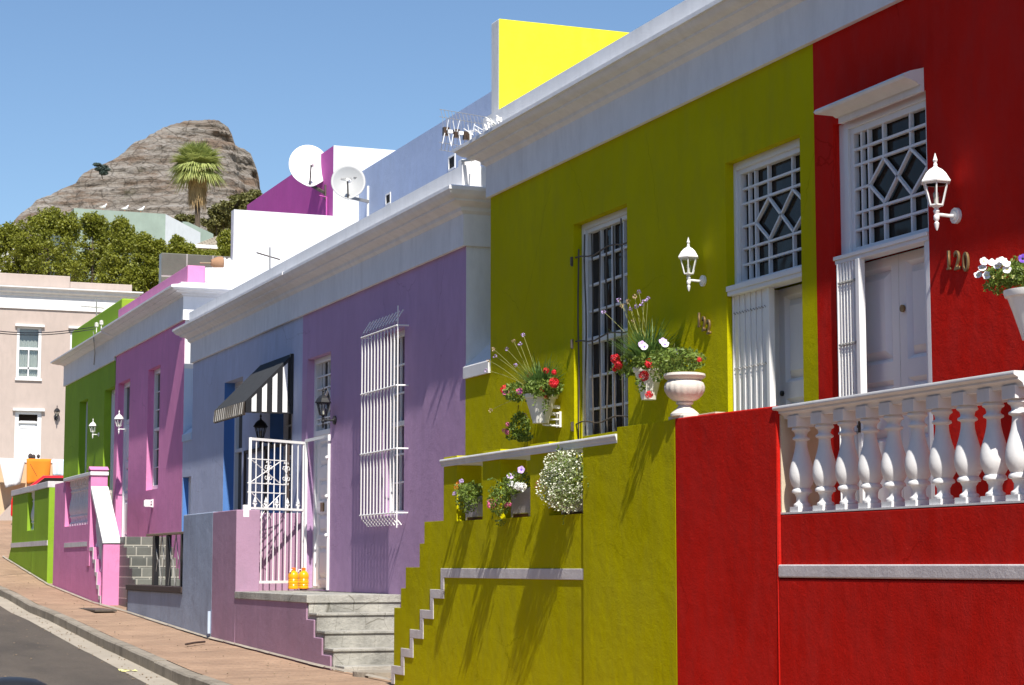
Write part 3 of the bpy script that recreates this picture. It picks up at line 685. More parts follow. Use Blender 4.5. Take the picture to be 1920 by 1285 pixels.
# ================================================================== LIME
gz = dict(zb=Z(121,724,XF-.045), zf=Z(121,687,XF-.045), zo=Z(106.5,674,XF-.32), zp=0); gz['zp'] = gz['zo']+.12
lm = thing('lime_green_house', (XF, 45, hz(45)), 'lime green house at the far end of the row', 'house', 'painted terrace houses')
gw = (Yy(162.5, 850), Yy(147, 850), .9, Z(147, 755))
gd = (Yy(214, 850), Yy(193.5, 850), .55, Z(193, 734))
facade(lm, Ygp+.001, Ygl, BOT, gz['zb']+.08, [gw, gd], 'lime')
MB().sweep([(XF, Ygp+.021), (XF, Ygl), (XF+1, Ygl)], corn(**gz, pp=.1)).build('cornice', 'white', lm, smooth=True, auto=35)
ltop = Z(220, 565, XF+.1)
MB().box(XF+.1, XF+.4, Ygp+.02, Ygl-.1, gz['zo']+.1, ltop).build('parapet', 'lime', lm, bevel=.03)
MB().box(XF+.31, 12, Ygp+.001, Ygl, BOT, gz['zb']+.06).build('house_body', 'lime', lm)
sash(lm, gw, XF+.15, (3, 3), 2, fw=.09)
w = MB(); x_ = XF+.15; ring(w, gd[0]+.001, gd[1]-.001, gd[2], gd[3]-.001, x_, x_+.08, .09, wb=.03)
f_ = w.build('door_frame', 'whitewood', lm); leaf(None, gd[0]+.09, gd[1]-.09, gd[2], gd[3]-.09, x_+.03).build('door_leaf', 'whitewood', f_)
# ================================================================== STOEP WALLS
def solve_X(pxa, pya, Xa, pxb, pyb):     # plane Xb so that both points lie on one perpendicular line
    y = P(pxa, pya, Xa).y; return Q(pxb, pyb, y).x
X2 = XS
X3 = solve_X(752, 1113, XF, 580, 1117)
print('X3', X3, 'landing', LAND)
Z2 = lambda x, y: P(x, y, X2+.03).z
Y2 = lambda x, y: P(x, y, X2+.03).y
# ---- olive stoep wall
GRD = -1.9
so_ = thing('stoep_wall', (X2, 16, hz(16)), 'olive front wall with stepped end, flower niches and white zigzag band', 'wall', 'stoep walls')
w = MB()
yA = Y2(835, 920); yB = Y2(1100, 960)
xs = [(835,980),(799,980),(799,1020),(790,1020),(790,1064),(764,1064),(764,1104),(755,1104),(755,1142),(742,1142)]
pts = [(Y2(835,1000), Z2(835,980))]
ylist = [835, 799, 790, 764, 755, 742]; zl = [980, 1020, 1064, 1104, 1142]
Yl = [Y2(a, b) for a, b in zip(ylist, (1000, 1000, 1042, 1084, 1123, 1200))]; Zl = [Z2(780, b) for b in zl]
poly = [(Yl[0], GRD), (Yl[0], Zl[0])]
for i in range(1, 5): poly += [(Yl[i], Zl[i-1]), (Yl[i], Zl[i])]
poly += [(Yl[5], Zl[4]), (Yl[5], GRD)]
w.prism(poly, X2+.012, X2+.3, 'x')
ztop = Z2(1000, 838)+.02
nz0 = Z2(885, 976)
nich = [(Y2(908.5, 930), Y2(860, 930)), (Y2(998, 920), Y2(942, 920)), (Y2(1099.5, 900), Y2(1033.5, 900))]
us = sorted({yB, Yl[0]} | {v for n_ in nich for v in n_}); 
w.grid(us, [GRD, nz0, ztop], lambda u, v: not any(a < u < b_ and v > nz0 for a, b_ in nich), X2+.012, X2+.25)
yC = Yy(1157, 830, X2); yD = Yy(1265.5, 850, X2)
w.box(X2, X2+.3, yC, yB, GRD, ztop)
zr = Z(1160, 801, X2)
w.prism([(yD, GRD), (yD, Z(1262, 786, X2)), (yD+.3, Z(1225, 792, X2)-.006), (yC, zr), (yC, GRD)], X2, X2+.3)
wl = w.build('wall', 'olive', so_, bevel=.012)
zrt, zrb = Z(1155, 812, X2-.05), Z(1155, 829, X2-.05)
hr = zrt-zrb
prof = [(.0, zrb), (.006, zrb), (.008, zrb+.3*hr), (.012, zrb+.35*hr), (.016, zrb+.7*hr), (.022, zrb+.75*hr), (.022, zrt-.005), (.018, zrt), (-.3, zrt), (-.32, zrb+.5*hr), (-.3, zrb)]
MB().sweep([(X2+.3, yC-.0), (X2+.005, yC-.0), (X2+.005, Y2(835,870)+.03), (X2+.3, Y2(835,870)+.03)][1:3], prof).build('coping', 'whitetrim', so_, smooth=True)
b = MB(); e0, e1 = X2+.004, X2+.0115
def rr(x0, x1, y0, y1):
    xa, xb = sorted((Y2(x0, y0), Y2(x1, y0))); za, zb_ = sorted((Z2(840, y0), Z2(840, y1))); b.box(e0, e1, xa, xb, za, zb_)
rr(831, 1099.4, 1066, 1083.5)
px_ = [(831, 1066, 1106), (811, 1106, 1146), (792, 1146, 1186), (773, 1186, 1225), (756, 1225, 1262), (738, 1262, 1300)]
for (x_, ya, yb), nx in zip(px_, px_[1:]+[None]):
    rr(x_, x_+6, ya+17, yb)
    if nx: rr(nx[0], x_+6, yb, yb+17)
b.build('zigzag_band', 'whiterough', so_, bevel=.006)
# stairs and floor behind
MB().box(X2+.28, XF-.002, Yr, Yl[0], GRD, FLOOR_O).build('stoep_floor', 'concrete', so_)
st = MB()
for i, (a, b_) in enumerate(zip(Yl, Yl[1:])):
    st.box(X2+.31, XF-.002, a, b_, GRD, FLOOR_O-.22*(i+1))
st.build('steps', 'concrete', so_)
# ---- red stoep wall
rs = thing('stoep_wall', (X2, 11, hz(11)), 'red front wall with white balustrade below the number 120 door', 'wall', 'stoep walls')
yE = Yy(1457, 880, X2); zE = Z(1455, 761, X2); ze2 = Z(1268, 784, X2)
XR = X2+.02
YZ = lambda x, y: (P(x, y, XR).y, P(x, y, XR).z)
zlo = YZ(1462, 965)[1]; yEnd = YZ(1914, 830)[0]
w = MB()
w.prism([(yE, GRD), (yE, zE), (yD-.001, ze2), (yD-.001, GRD)], X2, X2+.3)
w.box(XR, X2+.3, 6.0, yE, GRD, zlo)
w.box(X2, XR, 6.0, yE, GRD, Z(1462, 1086, X2))
w.box(X2+.21, X2+.3, 6.0, yEnd, zlo, zE-.02)
w.build('wall', 'red', rs, bevel=.012)
bz0, bz1 = Z(1462, 1083, X2), Z(1462, 1059, X2)
MB().box(X2-.004, XR-.001, 6.0, yE-.001, bz0, bz1).build('white_band', 'whiterough', rs, bevel=.008)
MB().box(X2+.022, X2+.298, yE-.012, yE-.001, zlo, zE-.06).build('block_end', 'cream', rs)
MB().box(XR+.0, X2+.29, 6.0, yE-.001, zlo+.0005, zlo+.012).build('sill', 'whitetrim', rs)
zt, zb2 = Z(1462, 760, X2-.03), Z(1462, 784, X2-.03); h_ = zt-zb2
prof = [(-.02, zb2), (.0, zb2), (.008, zb2+.25*h_), (.02, zb2+.35*h_), (.034, zb2+.45*h_), (.034, zb2+.6*h_), (.045, zb2+.66*h_), (.06, zb2+.75*h_), (.062, zt-.01), (.058, zt), (-.3, zt), (-.3, zb2)]
MB().sweep([(XR+.03, yEnd+.001), (XR+.03, yE+.03)], prof).build('handrail', 'whitetrim', rs, smooth=True)
def baluster_mesh(H):
    m_ = MB(); s = .057
    m_.box(-s, s, -s, s, 0, .055*H)
    pr = [(.05,.055),(.054,.07),(.05,.085),(.04,.095),(.036,.11),(.036,.155),(.043,.175),(.047,.19),(.062,.2),(.064,.215),(.058,.235),(.05,.245),(.066,.29),(.075,.34),(.077,.385),(.074,.44),(.066,.5),(.055,.56),(.045,.62),(.038,.68),(.036,.73),(.038,.74),(.052,.75),(.055,.76),(.052,.772),(.039,.785),(.037,.80),(.042,.83),(.055,.845),(.059,.855),(.055,.87),(.05,.885)]
    m_.lathe([(r_, z_*H) for r_, z_ in pr], n=28)
    m_.box(-s-.004, s+.004, -s-.004, s+.004, .885*H, H)
    return m_
H = zb2-zlo
b0 = baluster_mesh(H).build('baluster', 'whitetrim', rs, smooth=True, local=True, auto=50)
cx = [(1502,895),(1546,893),(1589,891),(1632,889),(1676,887),(1721,885),(1767,883),(1815,880),(1864,877),(1912,874),(1962,871),(2014,868)]
Ys = [P(x_, y_, XR+.07).y for x_, y_ in cx]
for i, yy in enumerate(Ys):
    o = b0 if i == 0 else b0.copy()
    if i: C.objects.link(o); o.parent = rs
    o.location = Vector((XR+.075, yy, zlo+.012)) - ORG[rs.name]; o.rotation_euler.z = random.uniform(-.06,.06)
o = rs
MB().box(X2+.31, XF-.002, 6, Yr-.001, GRD, FLOOR_R).build('stoep_floor', 'concrete', rs)
# ---- mauve stoep: landing, steps and pier in front of the purple house
ms = thing('stoep_wall', (X3, 26, hz(26)), 'low mauve wall and pier around the purple house landing', 'wall', 'stoep walls')
Z3 = lambda x, y: P(x, y, X3).z
Y3 = lambda x, y: P(x, y, X3).y
yP0, yP1 = Y3(445, 1040), Y3(400, 1080); zP = Z3(400, 961)
zL = Z3(580, 1116)
ex = [Y3(580,1117), Y3(594,1160), Y3(609,1195), Y3(625,1230)]; ez = [zL, Z3(594,1150), Z3(609,1184), Z3(625,1217)]
xs3 = [578, 580.5, 595, 610, 624]
w = MB()
zc = [z_-.075 for z_ in ez]
off = .05
poly = [(yP0, GRD), (yP0, zc[0])] 
yy_ = [e+off for e in ex]
poly = [(yP0, GRD), (yP0, zc[0]), (yy_[0], zc[0]), (yy_[0], zc[1]), (yy_[1], zc[1]), (yy_[1], zc[2]), (yy_[2], zc[2]), (yy_[2], zc[3]), (yy_[3], zc[3]), (yy_[3], GRD)]
w.prism(poly, X3-.02, X3+.0, 'x')
w.box(X3-.02, X3+.3, yP0, yP1, GRD, zP)
w.box(X3+.3, XF-.002, Ypb-.08, Ypb+.08, GRD, Q(500, 962, Ypb-.08).z)
w.box(X3+.02, X3+.3, yP1, Ypb+.08, GRD, Q(500, 962, Ypb-.08).z)
w.build('wall', 'mauve', ms, bevel=.01)
st = thing('concrete_steps', (X3+.5, 23, hz(23)), 'cracked pale concrete steps and landing below the purple house', 'steps')
c_ = MB(); n_ = [yP0-.001]+ex
c_.box(X3-.03, XF-.002, ex[0], yP0-.001, ez[0]-.09, ez[0]).box(X3+.001, XF-.002, ex[0]+.02, yP0-.001, GRD, ez[0]-.09).box(X3+.301, XF-.002, yP0-.001, Ypb-.081, GRD, ez[0])
for i in range(3):
    c_.box(X3+.001, XF-.002, ex[i+1], ex[i]+(.021 if i == 0 else .0), GRD, ez[i+1]-.03); c_.box(X3-.008, XF-.002, ex[i+1]-.02, ex[i]-.001, ez[i+1]-.03, ez[i+1])
c_.box(X3+.02, XF-.002, ex[3]-.35, ex[3]-.001, GRD, Z3(640,1250)+.0)
c_.build('step_block', 'concrete', st, bevel=.006)
# ---- blue pier, low wall and railing
bs_ = thing('stoep_wall', (X3, 31, hz(31)), 'weathered blue pier and low wall with brown timber cap', 'wall', 'stoep walls')
yQ0, yQ1 = yP1+.001, Y3(344.5, 1080); yQ2 = Y3(240, 1130); zK = Z3(344, 1112); zT = Z3(344, 1101); zQ = Z3(345, 966)
w = MB(); w.box(X3-.02, X3+.3, yQ0, yQ1, GRD, zQ).box(X3-.01, X3+.25, yQ1, yQ2, GRD, zK)
w.build('wall', 'bluewall', bs_, bevel=.014)
MB().box(X3-.04, X3+.27, yQ1+.001, yQ2+.03, zK, zT).build('timber_cap', 'darkwood', bs_, bevel=.006)
MB().box(X3+.0, XF-.002, yQ2-.001, yQ2+.12, GRD, zK-.001).build('brick_end', 'brownbrick', bs_)
MB().box(X3+.26, XF-.002, Ypb+.09, yQ2-.01, GRD, zK-.02).build('stoep_floor', 'concrete', bs_)
rl = thing('metal_railing', (X3+.1, 33, zT), 'black iron railing with diamond rods and timber handrail', 'railing')
zh = Z3(344, 996)
rb = Y3(279, 1040); ra = yQ1+.01
MB().box(X3+.06, X3+.16, ra, rb+.55, zh-.035, zh).build('handrail', 'wood', rl, bevel=.005)
for a, b_, wd in ((273, 286, .09), (300.5, 306, .045), (327.5, 333, .045)):
    y_ = (Y3(a, 1045)+Y3(b_, 1045))/2; hw = wd
    MB().box(X3+.07, X3+.14, y_-hw, y_+hw, zT-.001, zh-.035).build('post', 'black', rl)
r_ = MB(); k_ = 5; ds = (rb-ra)/k_
for i in range(k_+1):
    y_ = ra+i*ds; zmid = (zT+zh)/2
    for s_ in (-1, 1):
        r_.tube([(X3+.1, y_, zh-.04), (X3+.1, y_+s_*.2, zmid), (X3+.1, y_, zT)], .009, 5)
r_.build('diamond_rods', 'greymetal', rl)
# ---- pink stoep
ps = thing('stoep_wall', (X3, 39, hz(39)), 'pink front wall with balustrade niche and white sloping coping', 'wall', 'stoep walls')
X4 = X3
Z4 = lambda x, y: P(x, y, X4).z
Y4 = lambda x, y: P(x, y, X4).y
y0p = Y4(169.5, 1000); y1p = Y4(101, 1000); yst = Y4(189.5, 1100)
ztp = Z4(101, 909); zt2 = Z4(169, 899)
nh = (Y4(168, 950)-.0, Y4(122, 950), Z4(122, 988), Z4(122, 912))
w = MB()
w.box(X4, X4+.28, y0p, nh[0], GRD, ztp); w.box(X4, X4+.28, nh[0], nh[1], GRD, nh[2]); w.box(X4, X4+.28, nh[1], y1p, GRD, ztp)
# near pier and stepped stair side
w.box(X4, X4+.28, y0p, y0p+.001, GRD, ztp)
sy = [y0p, Y4(175,1040), Y4(179,1065), Y4(182,1090), Y4(185.5,1110), yst]; szz = [Z4(172,1026), Z4(176,1049), Z4(180,1073), Z4(184,1097), Z4(188,1117)]
poly = [(sy[0], GRD)] + [(sy[0], szz[0])]
for i in range(1, 5): poly += [(sy[i], szz[i-1]), (sy[i], szz[i])]
poly += [(yst, szz[4]), (yst, GRD)]
w.prism(poly, X4+.001, X4+.27)
w.build('wall', 'pink', ps, bevel=.01)
wb = MB()
for i in range(5):
    a = sy[i+1]; c = sy[i]
    wb.box(X4-.012, X4+.0, a-.02, c, szz[i]-.07, szz[i]); 
    wb.box(X4-.012, X4+.0, a-.02, a+.05, (szz[i+1] if i < 4 else szz[i]-.2), szz[i]-.07)
wb.box(X4-.012, X4, y0p+.001, Y4(121, 1025), Z4(121, 1027), Z4(121, 1018.5))
wb.build('white_band', 'whiterough', ps)
# near bottom pier of the stair side wall, lit pink face
yq = Q(191, 1070, 1).y
pr0 = (X4, X4+.30)
yb_ = yst-.12
MB().box(X4, X4+.30, yst-.14, yst, GRD, Z4(193, 1020)).build('end_pier', 'pink', ps, bevel=.008)
zc0 = Z4(193, 1019); zc1 = Z4(171, 917)
MB().prism([(yst-.16, zc0), (yst-.16, zc0+.05), (y0p-.05, zc1+.05), (y0p-.05, zc1-.06)], X4-.02, X4+.30).build('sloping_coping', 'whitetrim', ps, bevel=.006)
bal = MB()
for k in range(5):
    f = (k+.5)/5; y_ = yst+(y0p-yst)*f; z0_ = szz[4-k] if k < 5 else szz[0]; z1_ = zc0+(zc1-zc0)*f
    if z1_-z0_ > .1: bal.lathe([(.05, z0_), (.05, z0_+.04), (.03, z0_+.1), (.06, z0_+.4*(z1_-z0_)), (.035, z0_+.75*(z1_-z0_)), (.05, z1_-.02), (.05, z1_)], (X4+.13, y_, 0), 10)
bal.build('baluster_row', 'whitetrim', ps, smooth=True)
MB().box(X4-.03, X4+.31, y0p-.03, nh[1]+.12, ztp, ztp+.07).build('handrail', 'whitetrim', ps, bevel=.01)
MB().box(X4-.015, X4+.295, y0p-.0, y0p+.25, 0, ztp+.1).prism([(y0p-.04, ztp+.101), (y0p+.12, ztp+.17), (y0p+.28, ztp+.101)], X4-.035, X4+.315).build('corner_pier', 'pink', ps, bevel=.008)
Hn = ztp-nh[2]
src = None
for k in range(10):
    o = baluster_mesh(Hn).build('baluster', 'whitetrim', ps, smooth=True, local=True, auto=50) if src is None else src.copy()
    if src is None: src = o
    else: C.objects.link(o); o.parent = ps
    o.location = Vector((X4+.14, nh[0]+.12+(nh[1]-nh[0]-.24)*k/9, nh[2])) - ORG[ps.name]
tl = thing('slate_steps', (X4+.7, 36.5, hz(36)), 'grey slate-clad steps rising behind the pink stair wall', 'steps')
c_ = MB(); zs0 = Z(273, 1010); n_ = 7; Yt = Q(273, 1060, Ypk+.9).y
for i in range(n_):
    c_.box(X4+.29, XF-.002, Yt-.27*i, Yt-.27*(i-1)-.001 if i else y0p-.05, GRD, zs0-.185*i)
c_.build('step_block', 'slate', tl, bevel=.006)
MB().box(X4+.285, XF-.002, y0p-.04, y1p-.01, GRD, zs0).build('stoep_floor', 'slate', tl)
# pale stub wall by the pink door
ysb = y0p+.9; MB().box(Q(201,960,ysb).x, Q(209.5,960,ysb).x, ysb, ysb+.2, zs0, Q(205,919,ysb).z).build('stone_stub', 'stonelow', tl)
# ---- lime stoep
ls = thing('stoep_wall', (X3, 45, hz(45)), 'lime green front wall with narrow baluster niche, farthest stoep', 'wall', 'stoep walls')
y0l = Y4(90, 1000); y1l = Y4(22, 1000); ztl = Z4(22, 931)
nl = (Y4(64, 960), Y4(51.5, 960), Z4(51, 995), ztl)
w = MB(); w.box(X4, X4+.28, y0l, nl[0], GRD, ztl).box(X4, X4+.28, nl[0], nl[1], GRD, nl[2]).box(X4, X4+.28, nl[1], y1l, GRD, ztl)
w.box(X4+.28, XF-.002, y0l, y0l+.16, GRD, Z4(96, 921))
w.prism([(y1l, GRD), (y1l, Z4(20,1022)), (y1l+.9, -.1), (y1l+.9, GRD)], X4, X4+.28)
w.build('wall', 'lime', ls, bevel=.012)
MB().box(X4-.03, X4+.30, y0l+.0, y1l+.08, ztl, ztl+.13).build('coping', 'whiterough', ls, bevel=.008)
MB().box(X4-.015, X4-.0005, y0l+.001, y1l+.03, Z4(24,1027), Z4(24,1018.5)).build('white_band', 'whiterough', ls)
MB().box(X4+.281, XF-.002, y0l+.161, y1l-.2, GRD, .55).build('stoep_floor', 'concrete', ls)
bal = baluster_mesh(nl[3]-nl[2])
for k in range(4):
    o = (bal.build('baluster', 'whitetrim', ls, smooth=True, local=True) if k == 0 else bpy.context.scene.objects[nm].copy())
    if k == 0: nm = o.name
    else: C.objects.link(o); o.parent = ls
    o.location = Vector((X4+.14, nl[0]+.1+(nl[1]-nl[0]-.2)*k/3, nl[2])) - ORG[ls.name]
# pale dirty lime line at the foot of the walls
fz = MB()
for y_ in [19.2+i*.6 for i in range(50)]:
    fz.add([(X3-.035-random.random()*.02, y_, hz(y_)+.012), (X3-.019, y_, hz(y_)+.03), (X3-.019, y_+.6, hz(y_+.6)+.03), (X3-.035-random.random()*.02, y_+.6, hz(y_+.6)+.012)], [(0,1,2,3)])

# ================================================================== LANTERNS
def lantern(metal, label, group='coach lanterns on the house walls', glassm='clear', plate=True):
    """origin on the wall, wall normal -X; about 0.43 m tall"""
    t = thing('wall_lantern', (0,0,0), label, 'lantern', group)
    d = .15; n = 6
    MB().tube([(-.001,0,0), (-.022,0,0)], .05, 12).tube([(-.022,0,0), (-.03,0,0)], .03, 12).build('wall_plate', metal, t, smooth=True, local=True)
    a = MB(); a.tube([(-.02,0,0), (-.06,0,-.004), (-d,0,0)], .011, 8)
    a.lathe([(.004,-.1),(.012,-.08),(.016,-.055),(.008,-.045),(.018,-.03),(.018,-.01),(.012,0),(.02,.02),(.012,.035),(.03,.05)], (-d,0,0), 12)
    a.build('arm', metal, t, smooth=True, local=True)
    f = MB(); z0_, z1_ = .055, .19; r0, r1 = .042, .078
    f.lathe([(.03,.05),(.046,.052),(.046,.06),(.03,.061)], (-d,0,0), n); f.lathe([(r1+.004,z1_-.006),(r1+.006,z1_+.004),(r1-.01,z1_+.005),(r1-.01,z1_-.006)], (-d,0,0), n)
    for k in range(n):
        a_ = 2*math.pi*k/n; f.bar((-d+math.cos(a_)*r0, math.sin(a_)*r0, z0_), (-d+math.cos(a_)*r1, math.sin(a_)*r1, z1_), .009)
    f.build('frame', metal, t, local=True)
    MB().lathe([(.098,z1_+.004),(.1,z1_+.012),(.088,z1_+.03),(.07,z1_+.06),(.045,z1_+.085),(.02,z1_+.1),(.012,z1_+.108),(.014,z1_+.118),(.008,z1_+.13),(.016,z1_+.145),(.012,z1_+.155),(.002,z1_+.19)], (-d,0,0), n).build('roof', metal, t, local=True)
    g_ = MB(); vs = []
    for k in range(n):
        a_ = 2*math.pi*k/n; vs += [(-d+math.cos(a_)*(r0-.003), math.sin(a_)*(r0-.003), z0_), (-d+math.cos(a_)*(r1-.003), math.sin(a_)*(r1-.003), z1_)]
    g_.add(vs, [(2*k, 2*((k+1)%n), 2*((k+1)%n)+1, 2*k+1) for k in range(n)]).build('glass', glassm, t, local=True)
    MB().lathe([(.014,.06),(.014,.1),(.018,.11),(.018,.13),(.006,.145)], (-d,0,0), 10).build('bulb', 'bulb', t, smooth=True, local=True)
    return t
lw = lantern('whitemetal', '')
place(lw, P(1795,405,XF), 0, 'white coach lantern on the red wall beside the 120 doorway', True, 1.06)
place(lw, P(1320,527,XF), 0, 'white coach lantern on the olive wall above number 122', scale=.93)
place(lw, P(237,805,XF), 0, 'white coach lantern on the pink wall beside its door', scale=1.0)
o = place(lw, P(186,808,XF), 0, 'white coach lantern hanging on the lime green wall', scale=.9)
o.location.z -= .08
lk = lantern('black', '')
place(lk, P(629,788,XF), 0, 'black coach lantern on the purple wall by its doorway', True, 1.12)
lb_ = place(lk, P(509,829,XF), 0, 'black coach lantern on the blue wall under the awning', scale=1.1)

# ================================================================== AWNING
aw = thing('awning', P(520,700,XF), 'black awning with white striped side over the blue window', 'awning')
ya, yb = Yy(549.5, 700), Yy(489, 720); XA = Q(459, 765, ya).x; pr_ = XF-XA
zta = Z(549.5, 664); zla = Q(459, 753, ya).z; zva = Q(459, 774, ya).z; zwa = Z(547, 774)
print('awning proj', pr_)
# corrugated canopy sheet
c_ = MB(); N = 46; dx_, dz_ = pr_, zta-zla; nn = Vector((-dz_, 0, dx_)).normalized()  # outward normal (up and out)
if nn.z < 0: nn = -nn
top, bot = [], []
rows = []
for i in range(N*2+1):
    y_ = ya+(yb-ya)*i/(N*2); o_ = nn*(.012 if i % 2 else 0)
    rows.append([Vector((XF-.005, y_, zta))+o_, Vector((XA, y_, zla))+o_, Vector((XA, y_, zla))+o_-nn*.006, Vector((XF-.005, y_, zta))+o_-nn*.006])
o_ = len(c_.v); c_.v += [tuple(p) for r_ in rows for p in r_]
for i in range(len(rows)-1):
    for k in range(4): a = o_+i*4+k; b_ = o_+i*4+(k+1)%4; c_.f.append((a, b_, b_+4, a+4))
c_.build('canopy', simple('black_awning_sheet', (.045,.047,.05), .5, .2, var=.3), aw)
def side(y_, name='side_panel'):
    p_ = MB(); n2 = 5; strips = []
    s = MB(); poly = [(XA, zva), (XA, zla), (XF-.006, zta-.004), (XF-.006, zva)]
    p_.prism([(a, c) for a, c in poly], y_, y_+.006, 'y')
    po = p_.build(name, 'black', aw)
    for k in range(4):
        u0 = (.14+.215*k); u1 = u0+.10
        zt_ = lambda u: zla+(zta-zla)*u-.05
        s.prism([(XA+pr_*u0, zva+.02), (XA+pr_*u0, zt_(u0)), (XA+pr_*u1, zt_(u1)), (XA+pr_*u1, zva+.02)], y_-.004, y_-.0005, 'y')
    s.build('white_stripes', 'whitemetal', po)
side(ya)
MB().box(XF-.05, XF-.001, ya-.03, ya-.001, zva, zta).build('side_post', 'black', aw)
v_ = MB(); N = 15
for i in range(N):
    y_ = ya+(yb-ya)*i/N; w_ = (yb-ya)/N
    v_.add([(XA-.012, y_, zla), (XA-.012, y_+w_*.5, zla), (XA-.03, y_+w_*.5, zva-.03), (XA-.03, y_, zva-.03)], [(0,1,2,3)])
    v_.add([(XA-.006, y_+w_*.5, zla), (XA-.006, y_+w_, zla), (XA-.01, y_+w_, zva-.03), (XA-.01, y_+w_*.5, zva-.03)], [(0,1,2,3)])
vo = v_.build('valance', simple('valance_brown', (.13,.11,.085), .7, var=.3), aw)
sm = vo.modifiers.new('thick', 'SOLIDIFY'); sm.thickness = .006
vr = MB()
for i in range(15):
    y_ = ya+(yb-ya)*(i+.75)/15; vr.bar((XA-.014, y_-.03, zla-.005), (XA-.02, y_+.03, zva-.01), .012, .004)
vr.build('valance_stripes', 'plastic', aw)
MB().box(XA-.004, XA+.012, ya, yb, zva-.03, zla).build('front_rail', 'darkwood', aw)

# ================================================================== GATE
H1 = Vector((XF-.03, Yy(573, 900), LAND)); 
ga = H1.copy()
dirg = None
best = None
for k in range(400):               # the open leaf swings until its free edge meets the photographed line
    a_ = math.pi/2*k/400
    e_ = H1 + Vector((-math.cos(a_), -math.sin(a_), 0))*1.12
    r_ = e_; px = W_/2 + F_*r_.dot(RGT)/r_.dot(FWD)
    if best is None or abs(px-465) < best[0]: best = (abs(px-465), a_)
ang = best[1]; print('gate angle', math.degrees(ang))
gt = thing('garden_gate', H1, 'open white iron gate with scrollwork on the purple landing', 'gate')
gh = P(573, 828, H1.x).z-LAND; GW = 1.12
def gp(u, z): return (-math.cos(ang)*u, -math.sin(ang)*u, z)
fr = MB(); 
for u in (0, GW): fr.bar(gp(u, .05), gp(u, gh), .035)
for z_ in (.1, .1+.0, gh-.018): fr.bar(gp(0, z_), gp(GW, z_), .035)
zmid = gh*.535; fr.bar(gp(0, zmid), gp(GW, zmid), .03)
fr.build('frame', 'whitemetal', gt, local=True)
br = MB(); nb = 8
for i in range(1, nb+1): u = GW*i/(nb+1); br.tube([gp(u, .1), gp(u, gh-.02)], .0085, 6)
br.build('bars', 'whitemetal', gt, smooth=True, local=True)
sc_ = MB(); y_a, y_b = GW*.36, GW*1.0
for z_ in (.86, .70, .64): sc_.tube([gp(GW*.34, gh*z_), gp(GW+.04, gh*z_)], .008, 5)
sc_.tube([gp(GW*.42, gh*.86), gp(GW, gh*.70)], .007, 5); sc_.tube([gp(GW, gh*.86), gp(GW*.42, gh*.70)], .007, 5)
sc_.tube([gp(GW*.42, gh*.64), gp(GW*.7, zmid), gp(GW*.97, gh*.64)], .007, 5)
sc_.tube([gp(GW*.6, zmid-.13), gp(GW*.7, zmid), gp(GW*.8, zmid-.13)], .006, 5)
def scroll(u, zc, s):
    for sx in (-1, 1):
        for sz in (-1, 1):
            pts = []
            for k in range(14):
                t = k/13; a_ = t*4.2; rr_ = .045*(1-t*.75)
                pts.append(gp(u+sx*(.05-rr_*math.cos(a_))*1.0, zc+sz*(.05+rr_*math.sin(a_)+.01)))
            sc_.tube(pts, .006, 5)
            sc_.tube([gp(u+sx*.006, zc), gp(u+sx*.03, zc+sz*.05), gp(u+sx*.004, zc+sz*.12), gp(u+sx*.035, zc+sz*.155), gp(u+sx*.045, zc+sz*.13)], .006, 5)
for u in (GW*.33, GW*.66): scroll(u, gh*.775, 1)
sc_.build('scrollwork', 'whitemetal', gt, smooth=True, local=True)
sp = MB()
for i in range(5):
    u = GW*(.1+.2*i); sp.lathe([(.008,0),(.02,.03),(.008,.05),(.026,.075),(.018,.1),(.0,.15)], Vector(gp(u, zmid+.01)), 6)
    for s_ in (-1, 1): sp.sphere(Vector(gp(u+s_*.028, zmid+.06)), .014, 6, 4)
sp.build('finials', 'whitemetal', gt, local=True)
e = Vector(gp(GW+.05, zmid-.02)); MB().box(e.x-.05, e.x+.03, e.y-.02, e.y+.05, e.z-.1, e.z+.06).build('latch_box', 'whitemetal', gt, local=True, bevel=.004)
gf = MB(); zt_ = Z(573, 824, XF-.03)
y0_, y1_ = Yy(616.5, 900, XF-.02), Yy(574, 900, XF-.02)
gf.box(XF-.035, XF-.002, y0_, y0_+.035, LAND, zt_).box(XF-.035, XF-.002, y1_-.0, y1_+.035, LAND, zt_).box(XF-.035, XF-.002, y0_+.035, y1_, zt_-.04, zt_)
for f in (.35, .6, .85): gf.sphere((XF-.05, y0_, LAND+(zt_-LAND)*f), .025, 8, 5)
gfo = gf.build('gate_frame', 'whitemetal'); gfo['label'] = 'thin white iron frame standing round the purple doorway'; gfo['category'] = 'gate frame'

# ================================================================== BOTTLES
bt = thing('bottle', (0,0,0), '', 'bottle', 'orange bottles beside the gate')
h_ = .275
MB().lathe([(.0,0),(.055,0),(.066,.008),(.068,.03),(.064,.04),(.069,.05),(.064,.06),(.069,.07),(.069,.1),(.064,.11),(.069,.12),(.064,.13),(.069,.14),(.069,.175),(.062,.2),(.04,.225),(.024,.235),(.022,.245)], n=22).build('body', simple('orange_liquid', (.95,.40,.01), .25, var=.05, bmp=0), bt, smooth=True, local=True)
MB().lathe([(.027,.245),(.027,.272),(.02,.276)], n=14).build('cap', simple('orange_cap', (.85,.2,.02), .4), bt, local=True)
MB().tube([(.055,0,.19),(.075,0,.22),(.06,0,.25),(.03,0,.25)], .008, 6).build('handle', 'whitemetal', bt, smooth=True, local=True)
p1 = Zp(550, 1105, LAND+.004); p2 = Zp(569, 1104.5, LAND+.004)
sC = abs(40/3750*p1.dot(FWD))/h_; print('bottle', p1, sC)
place(bt, p1, R(-140), 'left orange bottle on the landing by the white gate', True, sC)
place(bt, p2, R(150), 'right orange bottle on the landing nearer the purple door', scale=sC)
